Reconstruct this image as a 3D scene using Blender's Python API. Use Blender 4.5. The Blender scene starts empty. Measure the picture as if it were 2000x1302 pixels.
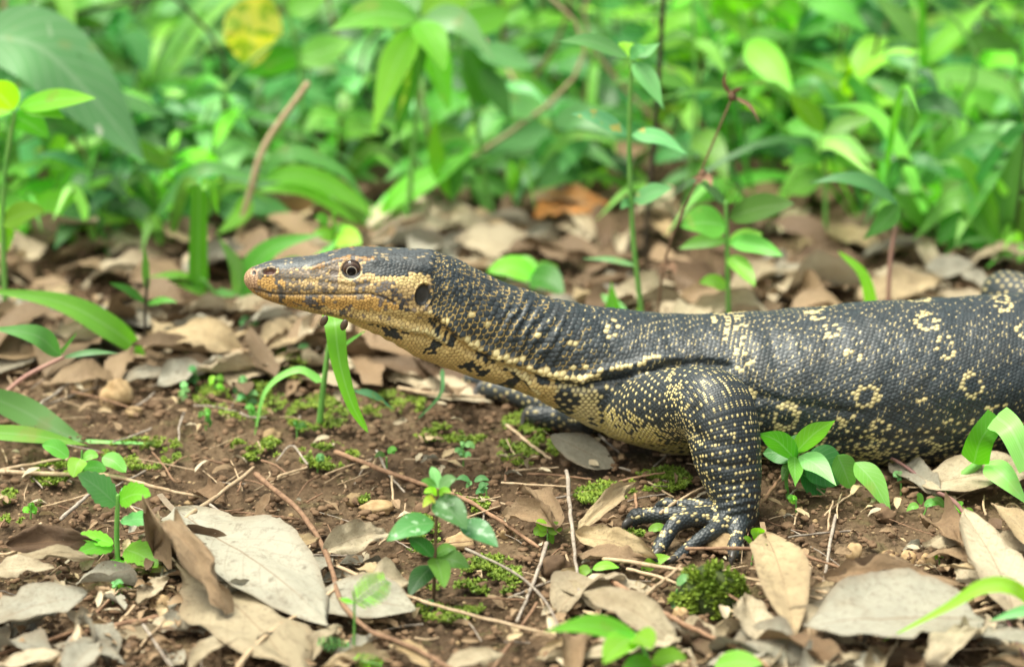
import bpy, math, random
import numpy as np
from mathutils import Vector, Matrix

random.seed(7)
RNG = np.random.default_rng(11)
SC = bpy.context.scene
COL = SC.collection

# ------------------------------------------------------------------ camera
PITCH = math.radians(20.0)
DIST = 2.0
FW = 0.60                                   # width seen at the focus distance, metres
MPX = FW / 2000.0                           # metres per photo pixel at DIST
P0 = np.array([0.0, 0.0, 0.124])
FWD = np.array([0.0, math.cos(PITCH), -math.sin(PITCH)])
UPV = np.array([0.0, math.sin(PITCH), math.cos(PITCH)])
RGT = np.array([1.0, 0.0, 0.0])
CAM = P0 - FWD * DIST
cam_d = bpy.data.cameras.new('camera')
cam = bpy.data.objects.new('camera', cam_d)
COL.objects.link(cam)
cam.location = CAM.tolist()
cam.rotation_euler = (math.radians(90) - PITCH, 0, 0)
cam_d.sensor_width = 36.0
cam_d.lens = 36.0 * DIST / FW
cam_d.clip_start = 0.05
cam_d.clip_end = 500.0
cam_d.dof.use_dof = True
cam_d.dof.focus_distance = 2.03
cam_d.dof.aperture_fstop = 4.6
SC.camera = cam

# ------------------------------------------------------------------ sky, sun, exposure
SUN_EL, SUN_AZ = math.radians(62), math.radians(215)
w = bpy.data.worlds.new('World')
SC.world = w
w.use_nodes = True
nt = w.node_tree
bg = nt.nodes['Background']
sky = nt.nodes.new('ShaderNodeTexSky')
sky.sky_type = 'NISHITA'
sky.sun_disc = False
sky.sun_elevation = SUN_EL
sky.sun_rotation = SUN_AZ
sky.dust_density = 6.0
sky.air_density = 1.0
hs = nt.nodes.new('ShaderNodeHueSaturation')
hs.inputs['Saturation'].default_value = 0.6
nt.links.new(sky.outputs[0], hs.inputs['Color'])
tint = nt.nodes.new('ShaderNodeMix'); tint.data_type = 'RGBA'; tint.blend_type = 'MULTIPLY'   # light filtered by the leaf canopy
tint.inputs[0].default_value = 1.0
tint.inputs[7].default_value = (0.96, 1.02, 0.95, 1.0)
nt.links.new(hs.outputs[0], tint.inputs[6])
nt.links.new(tint.outputs[2], bg.inputs[0])
bg.inputs[1].default_value = 0.052
sd = bpy.data.lights.new('sun', 'SUN')
sd.energy = 1.5
sd.angle = math.radians(22)
sd.color = (1.0, 0.98, 0.86)
sun = bpy.data.objects.new('sun', sd)
COL.objects.link(sun)
# light comes from almost overhead, a little from the left and behind
sun.rotation_euler = (math.radians(-7), math.radians(-20), 0)
SC.view_settings.view_transform = 'Standard'
SC.view_settings.look = 'None'
SC.view_settings.exposure = 2.12
SC.view_settings.gamma = 1.0
SC.view_settings.use_curve_mapping = False

# ------------------------------------------------------------------ picture <-> place
def ray(px, py):
    u = (px - 1000.0) * MPX / DIST
    v = -(py - 651.0) * MPX / DIST
    return FWD + RGT * u + UPV * v

def P(px, py, Y):
    d = ray(px, py)
    return CAM + d * ((Y - CAM[1]) / d[1])

def hnoise_hash(i, j, s):
    n = (i.astype(np.int64) * 374761393 + j.astype(np.int64) * 668265263 + s * 974634777) & 0xffffffff
    n = ((n ^ (n >> 13)) * 1274126177) & 0xffffffff
    n = (n ^ (n >> 16)) & 0xffffffff
    n = (n * 2246822519) & 0xffffffff
    n = n ^ (n >> 15)
    return (n & 0xffffff) / float(0x1000000)

def vnoise(x, y, s=0):
    x = np.asarray(x, dtype=np.float64); y = np.asarray(y, dtype=np.float64)
    i = np.floor(x); j = np.floor(y)
    fx = x - i; fy = y - j
    fx = fx * fx * (3 - 2 * fx); fy = fy * fy * (3 - 2 * fy)
    a = hnoise_hash(i, j, s); b = hnoise_hash(i + 1, j, s)
    c = hnoise_hash(i, j + 1, s); d = hnoise_hash(i + 1, j + 1, s)
    return (a * (1 - fx) + b * fx) * (1 - fy) + (c * (1 - fx) + d * fx) * fy

def fbm(x, y, s=0, o=4):
    t = 0; a = 0.5
    for k in range(o):
        t = t + a * vnoise(x * 2 ** k, y * 2 ** k, s + k)
        a *= 0.5
    return t

def cells2(x, y, s=0):
    i = np.floor(x); j = np.floor(y)
    f1 = np.full(x.shape, 9.0); idv = np.zeros(x.shape)
    for a in (-1, 0, 1):
        for b in (-1, 0, 1):
            cx = i + a + hnoise_hash(i + a, j + b, s)
            cy = j + b + hnoise_hash(i + a, j + b, s + 5)
            d = np.hypot(x - cx, y - cy)
            m = d < f1
            f1 = np.where(m, d, f1)
            idv = np.where(m, hnoise_hash(i + a, j + b, s + 9), idv)
    return f1, idv

def sstep(a, b, x):
    t = np.clip((x - a) / (b - a), 0, 1)
    return t * t * (3 - 2 * t)

def ground_h(x, y):
    x = np.asarray(x, dtype=np.float64); y = np.asarray(y, dtype=np.float64)
    h = (fbm(x * 6, y * 6, 3, 3) - 0.45) * 0.020 + 0.006 * (fbm(x * 25, y * 25, 60, 2) - 0.37)
    return h * np.clip(1.0 - np.abs(x) * 0.02, 0.2, 1)

def G(px, py, h=0.0):
    """point h above the ground seen at photo pixel px,py"""
    d = ray(px, py)
    z = h
    for k in range(4):
        t = (z - CAM[2]) / d[2]
        q = CAM + d * t
        z = h + float(ground_h(q[0], q[1]))
    return CAM + d * ((z - CAM[2]) / d[2])

def proj(co):
    co = np.asarray(co)
    r = co - CAM
    z = r @ FWD
    return 1000 + (r @ RGT) / z * DIST / MPX, 651 - (r @ UPV) / z * DIST / MPX

# ------------------------------------------------------------------ object helpers
def tag(o, label=None, cat=None, group=None, kind=None):
    if label: o['label'] = label
    if cat: o['category'] = cat
    if group: o['group'] = group
    if kind: o['kind'] = kind
    return o

def empty(name, loc, label, cat, group=None):
    o = bpy.data.objects.new(name, None)
    o.empty_display_size = 0.01
    COL.objects.link(o)
    o.location = [float(v) for v in loc]
    return tag(o, label, cat, group)

def mk(name, verts, faces, mat, parent=None, origin=None, uv=None, smooth=True):
    verts = np.asarray(verts, dtype=np.float64)
    off = np.zeros(3)
    if parent is not None:
        q = parent
        while q is not None:
            off = off + np.array(q.location); q = q.parent
    elif origin is not None:
        off = np.asarray(origin, dtype=np.float64)
    me = bpy.data.meshes.new(name)
    me.from_pydata((verts - off).tolist(), [], faces)
    if uv is not None:
        l = me.uv_layers.new(name='UVMap')
        idx = np.empty(len(me.loops), dtype=np.int32)
        me.loops.foreach_get('vertex_index', idx)
        l.data.foreach_set('uv', np.asarray(uv, dtype=np.float32)[idx].ravel())
    if smooth:
        me.polygons.foreach_set('use_smooth', np.ones(len(me.polygons), dtype=bool))
    if mat is not None:
        me.materials.append(mat)
    o = bpy.data.objects.new(name, me)
    COL.objects.link(o)
    if parent is not None:
        o.parent = parent
    elif origin is not None:
        o.location = [float(v) for v in off]
    return o

def spline(pts, n):
    """Catmull-Rom through pts (any dimension), n samples"""
    p = np.asarray(pts, dtype=np.float64)
    if len(p) == 2:
        t = np.linspace(0, 1, n)[:, None]
        return p[0] * (1 - t) + p[1] * t
    q = np.vstack([2 * p[0] - p[1], p, 2 * p[-1] - p[-2]])
    s = np.linspace(0, len(p) - 1 - 1e-9, n)
    i = s.astype(int); t = (s - i)[:, None]
    a, b, c, d = q[i], q[i + 1], q[i + 2], q[i + 3]
    return 0.5 * ((2 * b) + (-a + c) * t + (2 * a - 5 * b + 4 * c - d) * t ** 2 + (-a + 3 * b - 3 * c + d) * t ** 3)

def nrm(v):
    return v / (np.linalg.norm(v, axis=-1, keepdims=True) + 1e-12)

def frames(c):
    t = nrm(np.gradient(c, axis=0))
    ref = np.array([0.0, -1.0, 0.0])
    if abs(t[0] @ ref) > 0.9: ref = np.array([1.0, 0, 0])
    a = np.zeros_like(t)
    a[0] = nrm(ref - t[0] * (ref @ t[0]))
    for k in range(1, len(t)):
        v = a[k - 1] - t[k] * (a[k - 1] @ t[k])
        a[k] = nrm(v)
    return t, a, np.cross(t, a)

def tube(pts, rad, n=24, seg=8, cap=True, flat=1.0):
    """tapered tube through pts; returns verts, faces"""
    c = spline(pts, n)
    r = np.interp(np.linspace(0, 1, n), np.linspace(0, 1, len(rad)), rad)
    t, a, b = frames(c)
    if cap:
        e0 = [(-0.95, 0.3), (-0.7, 0.7)]; e1 = [(0.7, 0.7), (0.95, 0.3)]
        c2 = [c[0] + t[0] * r[0] * k for k, _ in e0] + list(c) + [c[-1] + t[-1] * r[-1] * k for k, _ in e1]
        r2 = [r[0] * k for _, k in e0] + list(r) + [r[-1] * k for _, k in e1]
        a = np.vstack([a[:1], a[:1], a, a[-1:], a[-1:]]); b = np.vstack([b[:1], b[:1], b, b[-1:], b[-1:]])
        c = np.array(c2); r = np.array(r2)
    th = np.linspace(0, 2 * math.pi, seg, endpoint=False)
    v = c[:, None] + r[:, None, None] * (np.cos(th)[None, :, None] * a[:, None] + flat * np.sin(th)[None, :, None] * b[:, None])
    m = len(c)
    v = v.reshape(-1, 3)
    f = []
    for i in range(m - 1):
        for j in range(seg):
            k = (j + 1) % seg
            f.append((i * seg + j, i * seg + k, (i + 1) * seg + k, (i + 1) * seg + j))
    f.append(tuple(range(seg))[::-1])
    f.append(tuple((m - 1) * seg + j for j in range(seg)))
    return v, f

# ------------------------------------------------------------------ materials
class NT:
    def __init__(self, name):
        self.m = bpy.data.materials.new(name)
        self.m.use_nodes = True
        self.t = self.m.node_tree
        self.b = self.t.nodes['Principled BSDF']
        self.out = self.t.nodes['Material Output']
    def n(self, ty, **kw):
        x = self.t.nodes.new('ShaderNode' + ty)
        for k, v in kw.items():
            if k.startswith('i_'):
                x.inputs[k[2:].replace('_', ' ')].default_value = v
            else:
                setattr(x, k, v)
        return x
    def l(self, a, b):
        self.t.links.new(a, b)
    def math(self, op, a, b=None, clamp=False):
        x = self.t.nodes.new('ShaderNodeMath'); x.operation = op; x.use_clamp = clamp
        for k, v in enumerate((a, b)):
            if v is None: continue
            if isinstance(v, (int, float)): x.inputs[k].default_value = v
            else: self.l(v, x.inputs[k])
        return x.outputs[0]
    def mix(self, f, a, b, mode='MIX'):
        x = self.t.nodes.new('ShaderNodeMix'); x.data_type = 'RGBA'; x.blend_type = mode
        for s, v in ((x.inputs[0], f), (x.inputs[6], a), (x.inputs[7], b)):
            if isinstance(v, (int, float)): s.default_value = v
            elif isinstance(v, tuple): s.default_value = v if len(v) == 4 else v + (1.0,)
            else: self.l(v, s)
        return x.outputs[2]
    def ramp(self, f, stops, interp='LINEAR'):
        x = self.t.nodes.new('ShaderNodeValToRGB')
        x.color_ramp.interpolation = interp
        while len(x.color_ramp.elements) < len(stops): x.color_ramp.elements.new(0.5)
        for e, (p, c) in zip(x.color_ramp.elements, stops):
            e.position = p
            e.color = c if len(c) == 4 else tuple(c) + (1.0,)
        self.l(f, x.inputs[0])
        return x.outputs[0]

def green_leaf(name, c1, c2, trans=0.45, rough=0.42, spots=None, vein=0.25, grass=False, val=(0.60, 1.15)):
    k = NT(name)
    uv = k.n('UVMap')
    sep = k.n('SeparateXYZ'); k.l(uv.outputs[0], sep.inputs[0])
    u, v = sep.outputs[0], sep.outputs[1]
    av = k.math('ABSOLUTE', k.math('SUBTRACT', v, 0.5))
    mid = k.math('LESS_THAN', av, 0.035 if not grass else 0.05)
    if grass:
        vv = k.math('SINE', k.math('MULTIPLY', v, 70.0))
        vn = k.math('MULTIPLY', k.math('GREATER_THAN', vv, 0.7), 0.5)
    else:
        ph = k.math('SUBTRACT', k.math('MULTIPLY', u, 9.0), k.math('MULTIPLY', av, 5.0))
        fr = k.math('FRACT', ph)
        vn = k.math('MULTIPLY', k.math('LESS_THAN', fr, 0.13), 0.7)
    vm = k.math('MULTIPLY', k.math('MAXIMUM', mid, vn), vein)
    oi = k.n('ObjectInfo')
    tc = k.n('TexCoord')
    no = k.n('TexNoise', i_Scale=60.0, i_Detail=3.0)
    k.l(tc.outputs['Object'], no.inputs['Vector'])
    f = k.math('ADD', k.math('MULTIPLY', oi.outputs['Random'], 0.75), k.math('MULTIPLY', no.outputs[0], 0.4))
    base = k.mix(k.math('MULTIPLY', f, 1.0, True), c1, c2)
    base = k.mix(vm, base, tuple(min(1, 0.5 * x + 0.25 * y + 0.12) for x, y in zip(c2, (0.4, 0.6, 0.3))))
    if spots:
        sn = k.n('TexNoise', i_Scale=spots[0], i_Detail=4.0)
        k.l(tc.outputs['Object'], sn.inputs['Vector'])
        sm = k.ramp(sn.outputs[0], [(spots[1], (0, 0, 0)), (spots[1] + 0.06, (1, 1, 1))])
        base = k.mix(k.math('MULTIPLY', sm, spots[3]), base, spots[2])
    hs = k.n('HueSaturation')
    k.l(base, hs.inputs['Color'])
    hs.inputs['Hue'].default_value = 0.5
    r2 = k.math('FRACT', k.math('MULTIPLY', oi.outputs['Random'], 7.31))
    k.l(k.math('ADD', val[0], k.math('MULTIPLY', r2, val[1])), hs.inputs['Value'])
    r3 = k.math('FRACT', k.math('MULTIPLY', oi.outputs['Random'], 23.7))
    k.l(k.math('ADD', 0.476, k.math('MULTIPLY', r3, 0.036)), hs.inputs['Hue'])
    bz = k.n('TexNoise', i_Scale=32.0, i_Detail=5.0); k.l(tc.outputs['Object'], bz.inputs['Vector'])
    bm = k.ramp(bz.outputs[0], [(0.62, (0, 0, 0)), (0.70, (1, 1, 1))])
    base2 = k.mix(k.math('MULTIPLY', bm, 0.35), base, (0.30, 0.26, 0.08))
    k.l(base2, hs.inputs['Color'])
    k.l(hs.outputs[0], k.b.inputs['Base Color'])
    k.b.inputs['Roughness'].default_value = rough
    k.b.inputs['Specular IOR Level'].default_value = 0.32
    bump = k.n('Bump', i_Strength=0.25, i_Distance=0.0006)
    k.l(k.math('ADD', vm, k.math('MULTIPLY', no.outputs[0], 0.6)), bump.inputs['Height'])
    k.l(bump.outputs[0], k.b.inputs['Normal'])
    tr = k.n('BsdfTranslucent')
    tcx = k.mix(0.5, hs.outputs[0], (0.30, 0.55, 0.04), 'MULTIPLY')
    hs2 = k.n('HueSaturation', i_Value=1.6, i_Saturation=1.15)
    k.l(hs.outputs[0], hs2.inputs['Color'])
    k.l(hs2.outputs[0], tr.inputs[0])
    ms = k.n('MixShader', i_Fac=trans)
    k.l(k.b.outputs[0], ms.inputs[1]); k.l(tr.outputs[0], ms.inputs[2])
    k.l(ms.outputs[0], k.out.inputs[0])
    return k.m

M = {}
M['green'] = green_leaf('green_leaf', (0.070, 0.230, 0.032), (0.135, 0.36, 0.055))
M['fresh'] = green_leaf('fresh_green_leaf', (0.13, 0.42, 0.035), (0.24, 0.55, 0.06), 0.55)
M['deep'] = green_leaf('deep_green_leaf', (0.028, 0.125, 0.030), (0.055, 0.21, 0.045), 0.35)
M['bluish'] = green_leaf('blue_green_leaf', (0.095, 0.30, 0.085), (0.155, 0.38, 0.125), 0.32)
M['grass'] = green_leaf('grass_blade', (0.075, 0.30, 0.03), (0.17, 0.46, 0.06), 0.5, grass=True)
M['grassb'] = green_leaf('pale_grass_blade', (0.13, 0.36, 0.075), (0.20, 0.46, 0.11), 0.4, grass=True)
M['spotted'] = green_leaf('mottled_leaf', (0.07, 0.26, 0.07), (0.12, 0.35, 0.10), 0.3, spots=(180.0, 0.56, (0.42, 0.62, 0.40), 0.75))
M['holes'] = green_leaf('broad_leaf', (0.09, 0.26, 0.11), (0.13, 0.32, 0.125), 0.25, rough=0.35, vein=0.5, val=(0.95, 0.1), spots=(55.0, 0.66, (0.6, 0.62, 0.5), 0.9))
M['yellow'] = green_leaf('yellowing_leaf', (0.72, 0.74, 0.12), (0.78, 0.78, 0.16), 0.4, val=(1.0, 0.2), spots=(85.0, 0.50, (0.22, 0.42, 0.05), 0.85))
M['rusty'] = green_leaf('rust_tipped_leaf', (0.10, 0.32, 0.12), (0.16, 0.40, 0.16), 0.3, spots=(90.0, 0.56, (0.45, 0.36, 0.10), 0.8))

def simple(name, c1, c2, scale=80.0, rough=0.7, bump=0.4, dist=0.0008, spec=0.3, detail=4.0, objrand=0.0, streak=None):
    k = NT(name)
    tc = k.n('TexCoord')
    no = k.n('TexNoise', i_Scale=scale, i_Detail=detail, i_Roughness=0.65)
    if streak:
        mp = k.n('Mapping'); mp.inputs['Scale'].default_value = streak
        k.l(tc.outputs['Object'], mp.inputs[0]); k.l(mp.outputs[0], no.inputs['Vector'])
    else:
        k.l(tc.outputs['Object'], no.inputs['Vector'])
    f = k.ramp(no.outputs[0], [(0.3, (0, 0, 0)), (0.7, (1, 1, 1))])
    col = k.mix(f, c1, c2)
    if objrand:
        oi = k.n('ObjectInfo')
        hs = k.n('HueSaturation')
        k.l(col, hs.inputs['Color'])
        k.l(k.math('ADD', 1.0 - objrand * 0.5, k.math('MULTIPLY', oi.outputs['Random'], objrand)), hs.inputs['Value'])
        col = hs.outputs[0]
    k.l(col, k.b.inputs['Base Color'])
    k.b.inputs['Roughness'].default_value = rough
    k.b.inputs['Specular IOR Level'].default_value = spec
    b = k.n('Bump', i_Strength=bump, i_Distance=dist)
    k.l(no.outputs[0], b.inputs['Height'])
    k.l(b.outputs[0], k.b.inputs['Normal'])
    return k.m

M['stem'] = simple('green_stem', (0.10, 0.30, 0.05), (0.20, 0.40, 0.09), 60, 0.5)
M['stem_brown'] = simple('brown_stem', (0.10, 0.055, 0.03), (0.20, 0.12, 0.065), 60, 0.7)
M['stem_dark'] = simple('dark_stem', (0.025, 0.02, 0.014), (0.07, 0.05, 0.03), 60, 0.7)
M['stem_purple'] = simple('purple_stem', (0.17, 0.08, 0.075), (0.27, 0.15, 0.12), 60, 0.5)
M['stem_pink'] = simple('pink_stem', (0.36, 0.18, 0.15), (0.46, 0.27, 0.20), 60, 0.5)
M['twig_tan'] = simple('tan_twig', (0.30, 0.20, 0.11), (0.52, 0.39, 0.25), 220, 0.75, 0.6, streak=(1, 1, 1), objrand=0.3)
M['twig_brown'] = simple('brown_twig', (0.15, 0.08, 0.045), (0.32, 0.19, 0.11), 220, 0.75, 0.6, objrand=0.3)
M['twig_grey'] = simple('grey_twig', (0.17, 0.13, 0.10), (0.40, 0.34, 0.27), 220, 0.8, 0.6, objrand=0.3)
M['stone'] = simple('pebble_stone', (0.20, 0.12, 0.05), (0.48, 0.34, 0.18), 90, 0.7, 0.5, objrand=0.5)
M['stone_grey'] = simple('brown_clod', (0.075, 0.042, 0.021), (0.17, 0.105, 0.058), 120, 0.85, 0.8, 0.001, objrand=0.5)
M['moss'] = simple('moss_leaflet', (0.075, 0.14, 0.012), (0.27, 0.36, 0.04), 120, 0.6, 0.2)
M['moss_base'] = simple('moss_soil', (0.02, 0.04, 0.008), (0.06, 0.07, 0.02), 160, 0.9, 0.6)
M['claw'] = simple('dark_claw', (0.03, 0.026, 0.022), (0.075, 0.065, 0.055), 150, 0.35, 0.1, spec=0.5)
M['tick'] = simple('tick_shell', (0.05, 0.03, 0.018), (0.10, 0.065, 0.04), 300, 0.35, 0.2, spec=0.5)
M['milli'] = simple('millipede_shell', (0.012, 0.012, 0.014), (0.03, 0.03, 0.035), 300, 0.35, 0.2, spec=0.5)

def dead_mat(name, cols, spot=(0.10, 0.06, 0.035), spotw=0.5, trans=0.12):
    k = NT(name)
    uv = k.n('UVMap')
    sep = k.n('SeparateXYZ'); k.l(uv.outputs[0], sep.inputs[0])
    u, v = sep.outputs[0], sep.outputs[1]
    av = k.math('ABSOLUTE', k.math('SUBTRACT', v, 0.5))
    mid = k.math('LESS_THAN', av, k.math('SUBTRACT', 0.014, k.math('MULTIPLY', u, 0.008)))
    oi = k.n('ObjectInfo'); tc = k.n('TexCoord')
    mp = k.n('Mapping')
    k.l(tc.outputs['Object'], mp.inputs[0])
    cr = k.n('CombineXYZ')
    for s in range(3): k.l(k.math('MULTIPLY', oi.outputs['Random'], 31.0 + 7 * s), cr.inputs[s])
    k.l(cr.outputs[0], mp.inputs['Location'])
    n1 = k.n('TexNoise', i_Scale=3.2, i_Detail=7.0, i_Roughness=0.62); k.l(mp.outputs[0], n1.inputs['Vector'])
    n2 = k.n('TexNoise', i_Scale=26.0, i_Detail=6.0, i_Roughness=0.75); k.l(mp.outputs[0], n2.inputs['Vector'])
    vo = k.n('TexVoronoi', i_Scale=14.0); k.l(mp.outputs[0], vo.inputs['Vector'])
    ph = k.math('SUBTRACT', k.math('MULTIPLY', u, 10.0), k.math('MULTIPLY', av, 6.0))
    ph = k.math('ADD', ph, k.math('MULTIPLY', n1.outputs[0], 0.6))
    fr = k.math('FRACT', ph)
    vein = k.math('LESS_THAN', fr, 0.09)
    f = k.math('ADD', k.math('MULTIPLY', oi.outputs['Random'], 0.8), k.math('MULTIPLY', k.math('SUBTRACT', n1.outputs[0], 0.5), 1.3), True)
    col = k.ramp(f, [(i / (len(cols) - 1), c) for i, c in enumerate(cols)])
    sp = k.ramp(n2.outputs[0], [(0.52, (0, 0, 0)), (0.68, (1, 1, 1))])
    n3 = k.n('TexNoise', i_Scale=1.7, i_Detail=5.0, i_Roughness=0.6); k.l(mp.outputs[0], n3.inputs['Vector'])
    st = k.ramp(n3.outputs[0], [(0.48, (0, 0, 0)), (0.62, (1, 1, 1))])
    col = k.mix(k.math('MULTIPLY', st, 0.45), col, (0.22, 0.16, 0.09))
    edg = k.ramp(av, [(0.40, (0, 0, 0)), (0.5, (1, 1, 1))])
    col = k.mix(k.math('MULTIPLY', edg, 0.35), col, (0.22, 0.14, 0.08))
    col = k.mix(k.math('MULTIPLY', sp, spotw), col, spot)
    sv = k.ramp(vo.outputs[0], [(0.05, (1, 1, 1)), (0.13, (0, 0, 0))])
    col = k.mix(k.math('MULTIPLY', sv, spotw), col, spot)
    col = k.mix(k.math('MULTIPLY', mid, 0.55), col, (0.22, 0.13, 0.07))
    col = k.mix(k.math('MULTIPLY', vein, 0.16), col, (0.16, 0.10, 0.06))
    k.l(col, k.b.inputs['Base Color'])
    k.b.inputs['Roughness'].default_value = 0.62
    k.b.inputs['Specular IOR Level'].default_value = 0.3
    b = k.n('Bump', i_Strength=0.5, i_Distance=0.02)
    hh = k.math('ADD', k.math('MULTIPLY', n2.outputs[0], 0.5), k.math('MULTIPLY', k.math('MAXIMUM', mid, k.math('MULTIPLY', vein, 0.5)), 0.25))
    k.l(hh, b.inputs['Height']); k.l(b.outputs[0], k.b.inputs['Normal'])
    tr = k.n('BsdfTranslucent'); k.l(col, tr.inputs[0])
    ms = k.n('MixShader', i_Fac=trans)
    k.l(k.b.outputs[0], ms.inputs[1]); k.l(tr.outputs[0], ms.inputs[2])
    # insect holes and rotted edges: real gaps in the blade
    n5 = k.n('TexNoise', i_Scale=9.0, i_Detail=3.0, i_Roughness=0.6); k.l(mp.outputs[0], n5.inputs['Vector'])
    hole = k.math('GREATER_THAN', k.math('ADD', n5.outputs[0], k.math('MULTIPLY', k.math('POWER', av, 3.0), 0.7)), 0.735)
    tp = k.n('BsdfTransparent')
    m2 = k.n('MixShader')
    k.l(hole, m2.inputs[0]); k.l(ms.outputs[0], m2.inputs[1]); k.l(tp.outputs[0], m2.inputs[2])
    k.l(m2.outputs[0], k.out.inputs[0])
    return k.m

DEAD = [
    dead_mat('dry_leaf_grey', [(0.27, 0.25, 0.19), (0.42, 0.39, 0.30), (0.34, 0.32, 0.25)]),
    dead_mat('dry_leaf_beige', [(0.36, 0.29, 0.18), (0.56, 0.47, 0.32), (0.45, 0.37, 0.245)]),
    dead_mat('dry_leaf_tan', [(0.40, 0.28, 0.14), (0.55, 0.42, 0.24), (0.48, 0.36, 0.21)]),
    dead_mat('dry_leaf_brown', [(0.19, 0.115, 0.06), (0.34, 0.23, 0.13), (0.27, 0.18, 0.105)]),
    dead_mat('dry_leaf_dark', [(0.075, 0.043, 0.022), (0.14, 0.085, 0.048), (0.11, 0.066, 0.038)]),
    dead_mat('dry_leaf_orange', [(0.50, 0.20, 0.05), (0.60, 0.28, 0.07), (0.55, 0.25, 0.06)]),
]
DEADNAME = ['grey', 'beige', 'tan', 'brown', 'dark brown', 'orange']

# ------------------------------------------------------------------ ground
def build_ground():
    xs = np.concatenate([-np.geomspace(30, 0.40, 26)[:-1], np.linspace(-0.40, 0.40, 760), np.geomspace(0.40, 30, 26)[1:]])
    ys = np.concatenate([-np.geomspace(30, 0.24, 26)[:-1], np.linspace(-0.24, 0.42, 620), np.linspace(0.42, 1.6, 190)[1:], np.geomspace(1.6, 40, 24)[1:]])
    X, Y = np.meshgrid(xs, ys)
    Z = ground_h(X, Y)
    near = np.clip(1.2 - np.maximum(np.abs(X) - 0.45, 0) * 6, 0, 1) * np.clip(1.2 - np.maximum(Y - 1.5, 0) * 4, 0, 1) * np.clip(1.2 - np.maximum(-0.22 - Y, 0) * 6, 0, 1)
    wx = X + 0.006 * (fbm(X * 170, Y * 170, 71, 2) - 0.37); wy = Y + 0.006 * (fbm(X * 170, Y * 170, 75, 2) - 0.37)
    f1, i1 = cells2(wx * 120, wy * 120, 20)
    f2, i2 = cells2(wx * 260, wy * 260, 30)
    f3, i3 = cells2(wx * 60, wy * 60, 50)
    pat = sstep(0.38, 0.62, fbm(X * 18, Y * 18, 91, 3))
    c = 0.0036 * i1 ** 2 * sstep(0.62, 0.05, f1) + 0.0020 * i2 * sstep(0.6, 0.0, f2) + 0.0055 * i3 ** 5 * sstep(0.6, 0.05, f3)
    c = c * (0.35 + 0.85 * pat) + 0.0040 * (fbm(X * 90, Y * 90, 63, 4) - 0.45) + 0.0030 * (fbm(X * 300, Y * 300, 67, 2) - 0.37) - 0.0018
    Z = Z + c * near
    ny, nx = X.shape
    v = np.stack([X, Y, Z], -1).reshape(-1, 3)
    a = (np.arange(ny - 1)[:, None] * nx + np.arange(nx - 1)[None, :]).ravel()
    q = np.stack([a, a + 1, a + nx + 1, a + nx], 1).astype(np.int32)
    me = bpy.data.meshes.new('ground')
    me.vertices.add(len(v)); me.vertices.foreach_set('co', v.astype(np.float32).ravel())
    me.loops.add(q.size); me.loops.foreach_set('vertex_index', q.ravel())
    me.polygons.add(len(q)); me.polygons.foreach_set('loop_start', (np.arange(len(q)) * 4).astype(np.int32))
    me.polygons.foreach_set('use_smooth', np.ones(len(q), dtype=bool))
    me.update(); me.validate()
    k = NT('soil')
    tc = k.n('TexCoord')
    n1 = k.n('TexNoise', i_Scale=14.0, i_Detail=8.0, i_Roughness=0.6); k.l(tc.outputs['Object'], n1.inputs['Vector'])
    n2 = k.n('TexNoise', i_Scale=320.0, i_Detail=6.0, i_Roughness=0.7); k.l(tc.outputs['Object'], n2.inputs['Vector'])
    n3 = k.n('TexNoise', i_Scale=40.0, i_Detail=5.0, i_Roughness=0.65); k.l(tc.outputs['Object'], n3.inputs['Vector'])
    vo = k.n('TexVoronoi', i_Scale=330.0); k.l(tc.outputs['Object'], vo.inputs['Vector'])
    col = k.ramp(n1.outputs[0], [(0.36, (0.060, 0.036, 0.018)), (0.5, (0.108, 0.067, 0.035)), (0.64, (0.165, 0.112, 0.062))])
    col = k.mix(k.math('MULTIPLY', k.ramp(n2.outputs[0], [(0.5, (0, 0, 0)), (0.7, (1, 1, 1))]), 0.45), col, (0.24, 0.16, 0.095))
    sepc = k.n('SeparateColor'); k.l(vo.outputs['Color'], sepc.inputs[0])
    grit = k.math('MULTIPLY', k.math('GREATER_THAN', sepc.outputs[0], 0.93), k.math('LESS_THAN', vo.outputs[0], 0.35))
    col = k.mix(k.math('MULTIPLY', grit, 0.8), col, (0.42, 0.30, 0.16))
    mossm = k.ramp(n3.outputs[0], [(0.56, (0, 0, 0)), (0.70, (1, 1, 1))])
    col = k.mix(k.math('MULTIPLY', mossm, 0.45), col, (0.07, 0.085, 0.018))
    k.l(col, k.b.inputs['Base Color'])
    k.b.inputs['Roughness'].default_value = 0.82
    k.b.inputs['Specular IOR Level'].default_value = 0.25
    b = k.n('Bump', i_Strength=1.0, i_Distance=0.0022)
    k.l(k.math('ADD', n2.outputs[0], k.math('MULTIPLY', vo.outputs[0], -0.4)), b.inputs['Height'])
    k.l(b.outputs[0], k.b.inputs['Normal'])
    me.materials.append(k.m)
    o = bpy.data.objects.new('ground', me); COL.objects.link(o)
    tag(o, kind='structure')
build_ground()

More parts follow.
